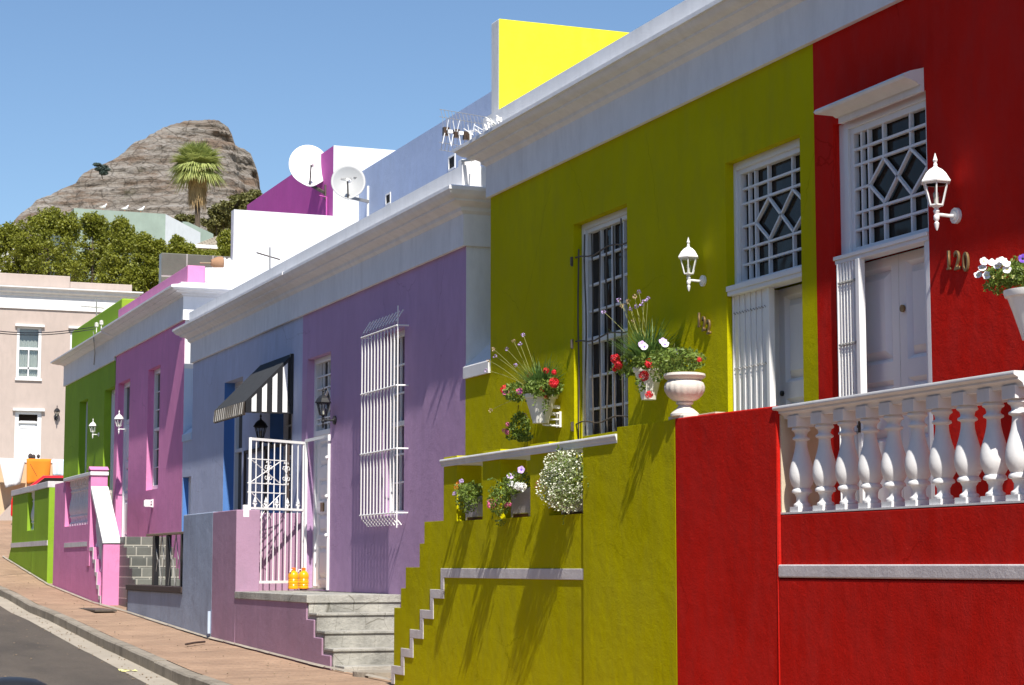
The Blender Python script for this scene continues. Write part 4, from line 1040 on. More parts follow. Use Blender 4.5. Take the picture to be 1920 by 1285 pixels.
# ================================================================== OPPOSITE SIDE (seen mirrored in the panes)
op = thing('brick_terrace', (-4.2, 15, hz(15)), 'brown brick terrace across the street, mirrored in the fanlight panes', 'house')
for i in range(8):
    a = -26+i*10; zz = hz(a+5)
    MB().box(-9, -4.2, a, a+9.95, zz-2, zz+5.6).build('wall', 'brownbrick', op)
    MB().prism([(-3.8, zz+5.55), (-6.6, zz+7.2), (-9.4, zz+5.55)], a, a+9.95, 'y').build('roof', 'darkroof', op)
    for k in (1.5, 6):
        ring(MB(), a+k, a+k+1.2, zz+1, zz+3, -4.2, -4.12, .1).build('window_frame', 'whitewood', op)
        MB().box(-4.199, -4.18, a+k+.1, a+k+1.1, zz+1.1, zz+2.9).build('window', 'glass', op)
# ================================================================== PLANTS
M['f_cream'] = simple('petal_cream', (.78,.80,.62), .7, var=.3, coord='pos', scale=60)
M['paleleaf'] = leafmat('pale_leaf', (.10, .16, .04), (.36, .42, .18))
rnd = random.Random(11)
def pxm(p): return F_/p.dot(FWD)                  # photo pixels per metre at a point
def rvec(r=rnd):
    z_ = r.uniform(-1, 1); a = r.uniform(0, 6.283); s = math.sqrt(1-z_*z_); return Vector((s*math.cos(a), s*math.sin(a), z_))
def leafquad(mb, p, size, r=rnd, asp=.55, up=.3):
    n_ = (rvec(r) + Vector((0, 0, up))).normalized(); u = n_.orthogonal().normalized(); a = r.uniform(0, 6.283)
    v_ = n_.cross(u); d = u*math.cos(a)+v_*math.sin(a); e_ = n_.cross(d)*asp*size; d = d*size
    mb.add([p-d*.5, p+e_*.5-n_*size*.08, p+d*.5, p-e_*.5-n_*size*.08], [(0,1,2,3)])
def blob(mb, c, rad, n_, size, r=rnd, shell=.5, **k):
    for i in range(n_):
        v_ = rvec(r); q_ = r.uniform(shell, 1)**.6
        leafquad(mb, c+Vector((v_.x*rad[0], v_.y*rad[1], v_.z*rad[2]))*q_, size*r.uniform(.7, 1.3), r, **k)
def tuft(mb, c, n_, length, spread, r=rnd, w=.006, droop=.8):
    for i in range(n_):
        a = r.uniform(0, 6.283); s = r.random()**.7*spread; d = Vector((math.cos(a)*s, math.sin(a)*s, 1)).normalized()
        Ln = length*r.uniform(.6, 1.1); p = c + Vector((r.uniform(-.05,.05), r.uniform(-.05,.05), 0)); pts = [p.copy()]
        for k in range(5):
            p = p + d*Ln/5; d = (d + Vector((math.cos(a)*.1, math.sin(a)*.1, -droop*.16*s))).normalized(); pts.append(p.copy())
        sd_ = Vector((-math.sin(a), math.cos(a), 0)); vs = []
        for k, q_ in enumerate(pts): ww = w*(1-k/5.3)*(1 if k else .8); vs += [q_-sd_*ww, q_+sd_*ww]
        mb.add(vs, [(2*k, 2*k+1, 2*k+3, 2*k+2) for k in range(5)])
def geranium(parent, p, r_, mat, n_=34):
    m_ = MB(); r_ *= 1.0
    for i in range(n_):
        v_ = rvec(); q_ = p+v_*r_*rnd.uniform(.7, 1); s = r_*.55
        u = v_.orthogonal().normalized(); w_ = v_.cross(u); vs = [q_]
        for k in range(5):
            a = k*1.2566; vs += [q_+(u*math.cos(a-.45)+w_*math.sin(a-.45))*s*.8+v_*s*.15, q_+(u*math.cos(a+.25)+w_*math.sin(a+.25))*s+v_*s*.1]
        m_.add(vs, [(0, 1+2*k, 2+2*k) for k in range(5)])
    return m_.build('flower', mat, parent, fix=False)
def petunia(parent, p, r_, mat, core='f_purple', nrm=None):
    v_ = (nrm or Vector((-.5, -.8, .35))).normalized() + rvec()*.25; v_.normalize()
    u = v_.orthogonal().normalized(); w_ = v_.cross(u); m_ = MB(); N = 20; vs = [p-v_*r_*.45]
    for k in range(N):
        a = 2*math.pi*k/N; q_ = r_*(.86+.14*abs(math.cos(2.5*a))); vs.append(p+(u*math.cos(a)+w_*math.sin(a))*q_*.55); 
    for k in range(N):
        a = 2*math.pi*k/N; q_ = r_*(.86+.14*abs(math.cos(2.5*a))); vs.append(p+(u*math.cos(a)+w_*math.sin(a))*q_+v_*r_*.12*math.cos(5*a))
    m_.add(vs, [(0, 1+k, 1+(k+1)%N) for k in range(N)] + [(1+k, 1+N+k, 1+N+(k+1)%N, 1+(k+1)%N) for k in range(N)])
    o = m_.build('flower', mat, parent, smooth=True, fix=False)
    MB().disc(p-v_*r_*.2, v_, r_*.3, 10).build('flower_centre', core, o, fix=False); return o
def stems(parent, base, tips, tipmat='f_lilac'):
    m_ = MB(); h_ = MB(); g_ = MB()
    for i, t in enumerate(tips):
        b0_ = base + Vector((rnd.uniform(-.06,.06), rnd.uniform(-.06,.06), 0)); mid_ = (b0_+t)/2 + Vector((0,0,.05*(t-b0_).length)) 
        pts = [b0_*(1-s)**2 + mid_*2*s*(1-s) + t*s*s for s in [k/6 for k in range(7)]]
        m_.tube(pts, .0017, 4)
        mb_ = h_ if i % 3 else g_
        for k in range(14): leafquad(mb_, t+rvec()*.017, .019, asp=.8)
    m_.build('flower_stalks', 'stalk', parent, fix=False); h_.build('flower_heads', tipmat, parent, fix=False)
    if g_.v: g_.build('seed_heads', 'f_tan', parent, fix=False)
def basket(name, loc, r_, h_, label, mat='plastic', cat='potted plant', group='planted wall baskets'):
    t = thing(name, loc, label, cat, group)
    pr = [(r_*.42,-h_),(r_*.48,-h_),(r_*.5,-h_*.93),(r_*.73,-h_*.45),(r_*.9,-h_*.12),(r_*1.0,-h_*.1),(r_*1.04,-h_*.02),(r_*1.04,.01),(r_*.96,.01),(r_*.9,-.03)]
    m_ = MB(); m_.lathe(pr, loc, 32)
    for k in range(0, 32, 4):
        pass
    m_.v = [(loc.x+(x_-loc.x)*(1+.025*math.cos(8*math.atan2(y_-loc.y, x_-loc.x))*(1 if z_ < loc.z-.1*h_ else 0)), loc.y+(y_-loc.y)*(1+.025*math.cos(8*math.atan2(y_-loc.y, x_-loc.x))*(1 if z_ < loc.z-.1*h_ else 0)), z_) for x_, y_, z_ in m_.v]
    m_.build('pot', mat, t, smooth=True); MB().disc(loc-Vector((0,0,.02)), (0,0,1), r_*.93, 20).build('soil', 'soil', t)
    return t
# pot by the window, left
c = P(1014, 742, XF-.19); s = pxm(c)
t = basket('wall_basket', c, 32/s, 52/s, 'white ribbed pot left of the olive house window, red and pink flowers'); 
m_ = MB(); tuft(m_, c, 420, .40, 1.0, w=.010); m_.build('leaves', 'blade', t, fix=False)
m_ = MB(); blob(m_, P(1020,728,XF-.2), (.19,.19,.09), 620, .042); blob(m_, P(968,735,XF-.2), (.13,.15,.10), 420, .042); blob(m_, P(1035,722,XF-.2), (.06,.06,.09), 160, .03); blob(m_, P(1022,762,XF-.38), (.03,.03,.09), 40, .03); m_.build('foliage', 'green', t, fix=False)
for x_, y_, r_, mt in ((994,705,6.5,'f_red'),(1024,695,5.5,'f_red'),(1039,718,9,'f_red'),(1039,698,5,'f_red'),(1016,733,8,'f_red'),(947,731,9,'f_red'),(1023,745,4,'f_red')): geranium(t, P(x_,y_,XF-.22), r_/s, mt)
for x_, y_ in ((948,735),(974,734)): petunia(t, P(x_,y_,XF-.3), 7/s, 'f_pink')
stems(t, c, [P(x_,y_,XF-.2) for x_, y_ in ((925,655),(928,668),(950,655),(963,640),(981,628),(975,645),(916,676),(911,695),(967,685),(920,770))])
MB().box(XF-.2, XF-.001, c.y-.02, c.y+.02, c.z-.12, c.z-.09).build('bracket', 'whitemetal', t)
# hanging trailing plant below it
c = P(972, 792, XF-.12); s = pxm(c)
t = thing('trailing_plant', c, 'dark trailing plant with pink blooms under the left wall basket', 'plant')
m_ = MB(); blob(m_, P(975,800,XF-.12), (.1,.1,.15), 700, .034); blob(m_, P(958,812,XF-.12), (.06,.06,.08), 160, .03); blob(m_, P(985,820,XF-.1), (.08,.08,.05), 160, .03); m_.build('foliage', 'green', t, fix=False)
MB().tube([P(972,760,XF-.15), P(971,772,XF-.13), P(974,790,XF-.12)], .004, 5).tube([P(976,776,XF-.1), P(985,775,XF-.1), P(990,784,XF-.1)], .003, 4).build('stem', 'darkwood', t)
for x_, y_ in ((951,796),(951,811),(946,808)): geranium(t, P(x_,y_,XF-.2), 4.5/s, 'f_pink', 16)
# white wire hose holder brackets
def holder(loc, label):
    t = thing('wall_bracket', loc, label, 'bracket', 'white wire brackets on the facades')
    m_ = MB()
    for dz in (-.06, -.0, .06): m_.bar((-.16,-.02,dz), (-.01,-.02,dz), .012); m_.bar((-.16,.04,dz*.8), (-.01,.04,dz*.8), .010)
    m_.bar((-.012,-.03,-.075), (-.012,-.03,.075), .02); m_.bar((-.012,.05,-.075), (-.012,.05,.075), .014); m_.bar((-.16,-.02,-.06), (-.16,.04,-.05), .012)
    m_.build('rails', 'whitemetal', t, local=True); return t
holder(P(1050, 787, XF), 'white wire bracket on the olive wall beside a basket')
h_ = holder(P(287, 944, XF), 'white holder bracket on the pink wall below its window')
MB().box(-.17, -.05, -.03, .05, -.06, .05).build('cup', 'whitemetal', h_, local=True, bevel=.01)
# middle pot by the lantern
c = P(1216, 692, XF-.2); s = pxm(c)
t = basket('wall_basket', c, 29/s, 58/s, 'white pot right of the olive house window, tall grass and purple petunias')
m_ = MB(); tuft(m_, c+Vector((0,0,-.02)), 520, .46, 1.0, w=.010); m_.build('leaves', 'blade', t, fix=False)
m_ = MB(); blob(m_, P(1185,683,XF-.2), (.17,.20,.10), 620, .042); blob(m_, P(1225,678,XF-.2), (.19,.19,.09), 620, .042); blob(m_, P(1200,722,XF-.38), (.05,.05,.07), 70, .03); blob(m_, P(1232,706,XF-.38), (.06,.06,.05), 70, .03); blob(m_, P(1165,690,XF-.2), (.05,.05,.05), 90, .03); m_.build('foliage', 'green', t, fix=False)
for x_, y_, r_, mt in ((1154,673,9,'f_red'),(1160,684,8,'f_red'),(1217,681,8,'f_red'),(1207,705,9,'f_red'),(1217,741,7,'f_red'),(1152,692,5,'f_red')): geranium(t, P(x_,y_,XF-.36), r_/s, mt)
for x_, y_, mt in ((1208,650,'f_white'),(1204,646,'f_lilac'),(1247,645,'f_white'),(1243,640,'f_lilac')): petunia(t, P(x_,y_,XF-.42), 7.5/s, mt)
stems(t, c, [P(x_,y_,XF-.2) for x_, y_ in ((1178,565),(1182,580),(1198,548),(1190,556),(1208,564),(1203,570),(1188,602),(1160,562),(1132,585),(1166,573),(1215,560),(1193,575))])
# urn on the wall
c = P(1284, 778, X2+.075); c.z = Z(1262, 786, X2)+.0; s = pxm(c); H = .335
t = thing('stone_urn', c, 'weathered white fluted urn on top of the olive front wall', 'urn')
pr = [(.0,.02),(.10,.02),(.10,.035),(.085,.05),(.055,.075),(.042,.095),(.06,.105),(.06,.115),(.05,.12)]
MB().lathe([(.0,-.01)]+[(r_,z_) for r_,z_ in pr[1:]], c, 28).build('foot', 'urnstone', t, smooth=True)
b_ = MB(); N = 72; prof = [(.05,.118),(.085,.132),(.118,.16),(.138,.195),(.14,.225),(.132,.248),(.12,.26)]
for r_, z_ in prof:
    for k in range(N):
        a = 2*math.pi*k/N; rr_ = r_*(1+.035*(abs(math.cos(9*a))-.5)*(1 if .12 < z_ < .25 else 0)); b_.v.append((c.x+math.cos(a)*rr_, c.y+math.sin(a)*rr_, c.z+z_))
b_.f += [(i*N+k, i*N+(k+1)%N, (i+1)*N+(k+1)%N, (i+1)*N+k) for i in range(len(prof)-1) for k in range(N)]
b_.build('bowl', 'urnstone', t, smooth=True)
MB().lathe([(.118,.255),(.115,.27),(.14,.285),(.147,.298),(.143,.313),(.12,.318),(.11,.29)], c, 28).build('rim', 'urnstone', t, smooth=True)
MB().box(c.x-.07, c.x+.12, c.y-.12, c.y+.12, c.z-.012, c.z+.021).build('plinth', 'urnstone', t, bevel=.006)
m_ = MB(); blob(m_, P(1270,676,X2+.05), (.21,.19,.09), 620, .034); blob(m_, P(1255,688,X2+.15), (.09,.09,.06), 200, .026); blob(m_, P(1288,680,X2+.15), (.08,.08,.06), 160, .026); m_.build('foliage', 'green', t, fix=False)
petunia(t, P(1269,659,X2+.05), 6/s, 'f_purple'); petunia(t, P(1238,666,X2+.05), 4.5/s, 'f_purple')
geranium(t, P(1311,674,X2+.12), 5/s, 'f_red', 20)
MB().tube([P(1288,684,X2+.15), P(1300,676,X2+.13), P(1311,674,X2+.12)], .003, 4).tube([P(1262,690,X2+.15), P(1262,660,X2+.15), P(1265,645,X2+.15)], .003, 4).build('stems', 'stalk', t)
m_ = MB(); m_.box(c.x+.0, c.x+.16, c.y-.46, c.y-.2, c.z+.0, c.z+.018); tag(m_.build('loose_tile', 'cream', bevel=.005), 'pale loose tiles lying beside the urn on the wall', 'tile')
# right-hand basket on the red wall
c = P(1943, 548, XF-.22); s = pxm(c)
t = basket('wall_basket', c, 58/s, 90/s, 'cream hanging basket on the red wall at the right edge')
m_ = MB(); blob(m_, P(1885,515,XF-.25), (.13,.13,.08), 700, .028); blob(m_, P(1935,515,XF-.22), (.16,.16,.09), 700, .028); blob(m_, P(1872,535,XF-.25), (.06,.06,.07), 240, .022); m_.build('foliage', 'green', t, fix=False)
for x_, y_ in ((1834,515),(1845,490),(1842,502),(1875,490),(1887,494),(1880,488),(1888,505),(1860,492),(1850,516),(1870,498)): petunia(t, P(x_,y_,XF-.42), 8.5/s, 'f_white', 'f_yellow')
petunia(t, P(1918,485,XF-.4), 9/s, 'f_purple', 'dark')
for x_, y_ in ((1880,520),(1862,520),(1900,520)): geranium(t, P(x_,y_,XF-.44), 3/s, 'f_yellow', 8)
# niche planters
def planter(xl, xr, yt, yb, label):
    y0_, y1_ = Y2(xr, 950), Y2(xl, 950); z0_ = nz0+.003; z1_ = Z2(xl, yt); xa = X2+.045
    t = thing('niche_planter', (xa, (y0_+y1_)/2, z0_), label, 'planter', 'grey planters in the olive wall niches')
    b_ = MB(); h_ = z1_-z0_
    b_.prism([(y0_+.02, z0_), (y0_+.05, z0_), (y0_+.06, z0_+.12*h_), (y1_-.06, z0_+.12*h_), (y1_-.05, z0_), (y1_-.02, z0_), (y1_, z1_), (y0_, z1_)], xa, xa+.20, 'x')
    b_.box(xa-.008, xa+.2, y0_-.004, y0_+.03, z0_+.1*h_, z1_+.008)
    b_.build('box', 'planter', t, bevel=.006); MB().box(xa+.01, xa+.18, y0_+.06, y1_-.06, z0_+.002, z0_+.11*h_).build('drip_tray', 'terracotta', t); return t
t = planter(868, 907, 933, 974, 'small grey planter in the left niche, thin leaves and pink blossoms')
m_ = MB(); XX = X2+.08
LB = [((0,0,.0),(.19,.22,.19)),((-.03,.13,-.05),(.17,.17,.15)),((0,-.14,.06),(.15,.15,.17)),((-.03,.03,.14),(.15,.18,.10)),((-.06,-.1,-.12),(.14,.16,.12)),((-.05,.2,.03),(.11,.10,.10))]
blob(m_, P(884,925,XX), (.12,.14,.10), 420, .026); blob(m_, P(876,935,X2-.07), (.11,.09,.13), 420, .026); blob(m_, P(898,925,XX), (.08,.08,.08), 150, .022); m_.build('foliage', 'green', t, fix=False)
for x_, y_, mt in ((865,903,'f_lilac'),(859,908,'f_orange'),(856,914,'f_orange'),(853,926,'f_lilac')): geranium(t, P(x_,y_,X2-.06), .022, mt, 14)
t = planter(953, 992, 919, 970, 'grey planter in the middle niche, white and purple petunias')
m_ = MB(); blob(m_, P(955,918,XX), (.12,.13,.09), 380, .026); blob(m_, P(938,942,X2-.09), (.10,.09,.12), 380, .026); blob(m_, P(965,905,X2-.04), (.1,.1,.10), 260, .026); blob(m_, P(975,908,XX), (.1,.1,.12), 300, .026); blob(m_, P(938,980,X2-.04), (.05,.05,.03), 50, .022); blob(m_, P(925,922,X2-.04), (.05,.05,.05), 60, .02); m_.build('foliage', 'green', t, fix=False)
for x_, y_ in ((957,893),(977,881)): petunia(t, P(x_,y_,X2-.04), .032, 'f_lilac')
for x_, y_ in ((958,911),(979,914),(972,912)): geranium(t, P(x_,y_,X2-.05), .036, 'f_white', 26)
for x_, y_, r_ in ((921,945,.038),(936,939,.026),(950,947,.02),(956,946,.016)): geranium(t, P(x_,y_,X2-.07), r_, 'f_pink', 26)
MB().tube([P(938,950,X2-.05), P(935,965,X2-.05), P(940,975,X2-.04)], .003, 4).build('stem', 'stalk', t)
t = planter(1047, 1094, 938, 967, 'grey planter in the right niche under a cloud of tiny white flowers')
m_ = MB(); cc = P(1068,903,X2+.0); [blob(m_, cc+Vector(o3), r3, 520, .024, shell=.1) for o3, r3 in LB]; blob(m_, P(1035,925,X2-.0), (.05,.10,.10), 200, .02); m_.build('foliage', 'paleleaf', t, fix=False)
m_ = MB(); [blob(m_, cc+Vector(o3), (r3[0]*1.12, r3[1]*1.12, r3[2]*1.12), 420, .015, shell=.7, asp=.9, up=1) for o3, r3 in LB]; m_.build('tiny_blossom', 'f_cream', t, fix=False); t.children[-1]['kind'] = 'stuff'
m_ = MB()
for x_, y_ in ((1010,905),(1016,900),(1024,908),(1008,913)): blob(m_, P(x_,y_,X2-.04), (.02,.02,.02), 14, .02)
m_.build('red_leaves', simple('brown_red_leaf', (.22,.05,.04), .6), t, fix=False)
# weeds at the foot of the wall, litter
wd = G(366, 1184); t = MB(); blob(t, wd+Vector((0,0,.05)), (.12,.12,.06), 120, .04, up=1); o = t.build('weed', 'bushleaf', fix=False); tag(o, 'small dry weed growing at the foot of the blue pier', 'weed')
s0, s1 = G(348, 1212), G(384, 1207); m_ = MB(); m_.tube([s0+Vector((0,0,.025)), (s0+s1)/2+Vector((0,.02,.03)), s1+Vector((0,0,.025))], .014, 5); tag(m_.build('fallen_stick', 'darkwood'), 'short brown stick lying on the brick pavement', 'stick')
g_ = G(240, 1233); m_ = MB()
for k in range(7): leafquad(m_, Vector((g_.x+rnd.uniform(-.1,.1), g_.y+rnd.uniform(-.15,.15), kz(kx(g_.y), g_.y)-.12)), .12, up=4)
tag(m_.build('litter', 'f_yellow', fix=False), 'scrap of yellowish litter lying in the gutter', 'litter')
c = G(181, 1143); MB_ = MB().box(c.x-.18, c.x+.18, c.y-.9, c.y+.9, c.z-.02, c.z+.012); tag(MB_.build('drain_cover', 'rust', bevel=.004), 'dark metal drain cover set in the pavement', 'drain cover')
c = G(715, 1266); m_ = MB().lathe([(0.,-.02),(.3,-.02),(.3,.04),(.0,.04)], (c.x,c.y,c.z), 24); tag(m_.build('manhole_cover', 'kerb'), 'round grey cover at the foot of the concrete steps', 'cover')
p_ = P(395, 1188, X3-.02); MB_ = MB().tube([(X3-.045, p_.y, p_.z), (X3-.045, p_.y, P(395,1146,X3).z)], .022, 8); tag(MB_.build('waste_pipe', 'paleblue', smooth=True), 'short pale blue pipe at the base of the blue pier', 'pipe')
tag(fz.build('pavement_edge', 'gutter', fix=False), kind='structure')
# dark rounded lid at the lower left corner of the view
c = Q(18, 1269, 14.2); c.z -= .675; t = thing('rubbish_bin', c, 'dark blue bin whose rounded lid shows at the lower left corner', 'bin')
MB().lathe([(.19,0),(.2,.02),(.25,.52),(.26,.56),(.24,.57)], c, 24).build('body', simple('dark_blue_plastic', (.012,.014,.028), .4), t, smooth=True)
MB().lathe([(.27,.56),(.275,.585),(.25,.62),(.18,.655),(.08,.67),(.01,.675)], c, 24).build('lid', 'black', t, smooth=True)

# ================================================================== DISHES AND ANTENNAS
def dish(c, r_, label, marks=False, aim=Vector((-.12,-1,.25)), arm='rust', dm='dishmat'):
    t = thing('satellite_dish', (0,0,0), label, 'satellite dish', 'satellite dishes above the cornice')
    N, K = 40, 7; m_ = MB(); vs = [(0,0,0)]
    for j in range(1, K+1):
        for k in range(N):
            a = 2*math.pi*k/N; q_ = r_*j/K
            low = max(0, -math.sin(a)); ext = 1+.10*max(0, (low-.9)/.1)**1.5
            x_ = math.cos(a)*q_; z_ = math.sin(a)*q_*1.08*ext
            vs.append((x_, -.55*(x_*x_+z_*z_)/r_*.5, z_))
    fs = [(0, 1+k, 1+(k+1)%N) for k in range(N)] + [(1+(j-1)*N+k, 1+j*N+k, 1+j*N+(k+1)%N, 1+(j-1)*N+(k+1)%N) for j in range(1, K) for k in range(N)]
    m_.add(vs, fs); d_ = m_.build('reflector', dm, t, smooth=True, local=True); so2 = d_.modifiers.new('thick', 'SOLIDIFY'); so2.thickness = .008; so2.offset = -1
    a_ = MB().tube([(0,-.02-.2*r_,-1.13*r_), (-.03*r_,-.9*r_,-.55*r_), (-.05*r_,-1.15*r_,-.38*r_)], .014, 6); a_.build('feed_arm', arm, t, smooth=True, local=True)
    MB().tube([(-.05*r_,-1.2*r_,-.33*r_), (.02*r_,-1.0*r_,-.3*r_)], .03, 10).tube([(.02*r_,-1.0*r_,-.3*r_),(.05*r_,-.93*r_,-.29*r_)], .04, 10).build('receiver', 'plastic', t, smooth=True, local=True)
    if marks:
        k_ = MB(); x0 = -.42*r_; yy = -.03*r_
        for i in range(9):
            x_ = x0+i*.07*r_; k_.tube([(x_, yy-.03, .22*r_+.008*i*r_), (x_+.02*r_, yy-.03, .30*r_*(1 if i in (0,5) else .92)+.008*i*r_), (x_+.045*r_, yy-.03, .23*r_+.008*i*r_)], .004, 4)
        k_.tube([(.3*r_, yy-.03, .36*r_), (.48*r_, yy-.03, .37*r_)], .008, 4); k_.tube([(.36*r_, yy-.03, .30*r_), (.46*r_, yy-.03, .35*r_)], .006, 4)
        k_.build('printed_mark', 'greymetal', t, local=True)
    t.location = c; t.rotation_euler = aim.to_track_quat('-Y', 'Z').to_euler(); return t
M['dishmat'] = simple('dish_white', (.74,.74,.73), .4, var=.02)
M['dishshaded'] = simple('dish_shaded', (.40,.40,.39), .5, var=.02)  # darker copy of the dish white, weaker sun on the smaller dish put into colour
d1c = Q(578, 315, 35.4); dish(d1c, 38.5/pxm(d1c), 'large white satellite dish in front of the magenta gable', False)
d2c = Q(653, 345, 33.4); dish(d2c, 32.5/pxm(d2c), 'smaller white satellite dish in painted shade with printed mark beside the white wall', True, Vector((-.3,-1,.3)), dm='dishshaded')
xm2 = xM
b_ = thing('dish_bracket', P(612,372,xm2), 'dark arm bracket holding the large dish to the magenta wall', 'bracket')
w0 = P(611, 362, xm2)
MB().bar((xm2-.01, w0.y, w0.z-.12), (xm2-.01, w0.y, w0.z+.15), .05, .03).bar((xm2-.02, w0.y, w0.z), d1c+Vector((.05,.12,-.28)), .05).bar(d1c+Vector((.05,.12,-.3)), d1c+Vector((0,.06,-.02)), .045).build('arm', 'rust', b_)
MB().tube([(xm2-.02, w0.y-.12, w0.z-.5), (xm2-.02, w0.y-.12, w0.z-.1), (xm2-.1, w0.y+.05, w0.z-.05)], .014, 6).build('cable', 'magenta', b_)
pb = P(690, 378, Xb-.05)
b_ = thing('dish_bracket', Vector((pb.x, pb.y, pb.z-1.0)), 'pale pole and arm holding the smaller dish by the grey-blue wall', 'bracket')
MB().tube([(pb.x, pb.y, pb.z-1.0), (pb.x, pb.y, pb.z+.28)], .022, 8).build('pole', 'whitemetal', b_, smooth=True)
MB().bar((pb.x, pb.y, pb.z), d2c+Vector((0.02,.1,-.22)), .05).bar(d2c+Vector((0.02,.1,-.24)), d2c+Vector((0,.05,0)), .05).build('arm', 'greymetal', b_)
def yagi(px0, px1, py0, py1, Y, mx, my0, my1, label, n_=7, mat='rust', el=.16, lat=Vector((.35,.5,0))):
    a = Q(px0, py0, Y); b_ = Q(px1, py1, Y); t = thing('tv_antenna', Q(mx, my1, Y), label, 'antenna', 'roof antennas')
    MB().tube([a, b_], .012, 6).build('boom', mat, t)
    MB().tube([Q(mx, my0, Y), Q(mx-(my1-my0)*.3*0, my1, Y)], .014, 6).build('mast', 'greymetal', t)
    m_ = MB(); u = Vector((.15,.95,.28)).normalized()
    for i in range(n_):
        p = a+(b_-a)*(i+.3)/n_; e_ = el*(1-.05*i); m_.tube([p-u*e_, p+u*e_], .005, 4)
    m_.build('elements', mat, t); return t
t = yagi(481, 525, 474, 487, 32.2, 506, 464, 530, 'small aerial before the tall white side wall')
t = yagi(152, 196, 574, 578, 44.5, 181, 560, 625, 'small aerial on the lime green roof', mat='greymetal')
# grid aerial by the olive cornice
Yg_ = 22.4
t = thing('tv_antenna', Q(882, 300, Yg_), 'large grid aerial with wire reflector left of the olive cornice', 'antenna', 'roof antennas')
m_ = MB(); m_.tube([Q(881, 318, Yg_), Q(881, 246, Yg_)], .022, 8); m_.build('mast', 'whitemetal', t, smooth=True)
m_ = MB(); A0, A1 = Q(836, 247, Yg_), Q(884, 254, Yg_); m_.bar(A0, A1, .02); 
for x_, y_ in ((836,247),(856,251),(874,255)): p = Q(x_,y_,Yg_); m_.box(p.x-.035, p.x+.035, p.y-.03, p.y+.03, p.z-.05, p.z+.05)
m_.build('boom', 'bronze', t)
m_ = MB()
for x_, y_ in ((844,247),(864,250)): p = Q(x_,y_,Yg_-.05); m_.box(p.x-.03, p.x+.03, p.y-.02, p.y+.02, p.z-.02, p.z+.02)
for x_, dx_, dy_, s_ in ((838,3,-20,1),(853,-4,-20,1),(857,5,-21,1),(880,-3,-17,1),(886,4,-20,1),(900,-4,-14,1),(908,3,-17,1),(834,-4,20,1),(850,-4,22,1),(861,3,18,1),(841,4,20,1)):
    y_ = 244+(x_-836)*.16+(6 if dy_ > 0 else 0); m_.tube([Q(x_,y_,Yg_-.1), Q(x_+dx_,y_+dy_,Yg_-.12)], .0055, 4)
m_.build('elements', 'whitemetal', t)
m_ = MB()
for i in range(15):
    x_ = 826+i*6.8; y_ = 205+(x_-826)*.17; x2_ = x_+2
    m_.tube([Q(x_, y_, Yg_+.35), Q(x_+4, y_+16, Yg_+.15), Q(x_+5, y_+38, Yg_+.1), Q(x_+4, y_+58, Yg_+.15), Q(x_+1, y_+76, Yg_+.35)], .0035, 4)
for dy_ in (0, 14, 62, 76): m_.tube([Q(824, 205+dy_, Yg_+.3), Q(924, 222+dy_, Yg_+.3)], .0035, 4)
m_.build('wire_reflector', 'greymetal', t)
# torn flashing and small spotlight on the cornice corner
m_ = MB()
for i in range(26):
    f = rnd.random(); p = P(884+f*60, 262-f*36, XF-.31)+Vector((rnd.uniform(-.02,.06), 0, .03)); q_ = p+Vector((rnd.uniform(-.06,.02), rnd.uniform(0,.14), rnd.uniform(.02,.09))); m_.bar(p, q_, .02, .004)
tag(m_.build('bird_spikes', 'whitemetal'), 'jagged white strips along the olive cornice corner', 'flashing')
m_ = MB(); m_.bar(P(879,297,XF-.1), P(895,287,XF-.1), .05, .02).bar(P(868,302,XF-.05), P(886,300,XF-.05), .04, .02).bar(P(890,280,XF-.05), P(884,302,XF), .015); tag(m_.build('flood_lamp_arm', 'greymetal'), 'small grey metal fitting on top of the purple parapet pier', 'fitting')
# clutter on the white party wall
zA_ = zA_w = q(384, 502)[1]
p = Q(408, 492, Ypk+.1); t = thing('clay_pot', Vector((p.x, p.y, zA_)), 'brown clay pot lying on the white wall top', 'pot')
MB().lathe([(.07,-.1),(.1,-.06),(.115,0),(.11,.05),(.13,.06),(.13,.08),(.1,.08)], (0,0,0), 16).build('body', 'terrac', t, smooth=True, local=True) if False else None
m_ = MB(); m_.tube([(p.x-.12, p.y, zA_+.11), (p.x-.06, p.y, zA_+.11), (p.x+.0, p.y, zA_+.11), (p.x+.08, p.y, zA_+.11), (p.x+.1, p.y, zA_+.11)], [.05,.09,.115,.12,.09], 14); m_.build('body', simple('clay', (.36,.2,.11), .8), t, smooth=True)
MB().tube([(p.x-.32, p.y, zA_+.09), (p.x-.1, p.y, zA_+.1)], .018, 6).build('handle', 'wood', t)
for i, (x_, lab) in enumerate(((421, 'left white jug on the white wall top beside the pot'), (430, 'right white jug on the wall top by the tall wall'))):
    p = Q(x_, 492, Ypk+.1); 
    t = thing('plastic_jug', (p.x, p.y, zA_), lab, 'jug', 'white jugs on the wall top')
    MB().lathe([(.0,0),(.055,0),(.06,.02),(.06,.13),(.045,.17),(.02,.19),(.02,.21),(.0,.21)], (p.x,p.y,zA_), 12).build('body', 'whitemetal', t, smooth=True)
    MB().tube([(p.x-.05,p.y,zA_+.1),(p.x-.085,p.y,zA_+.14),(p.x-.03,p.y,zA_+.19)], .01, 5).build('handle', 'whitemetal', t)
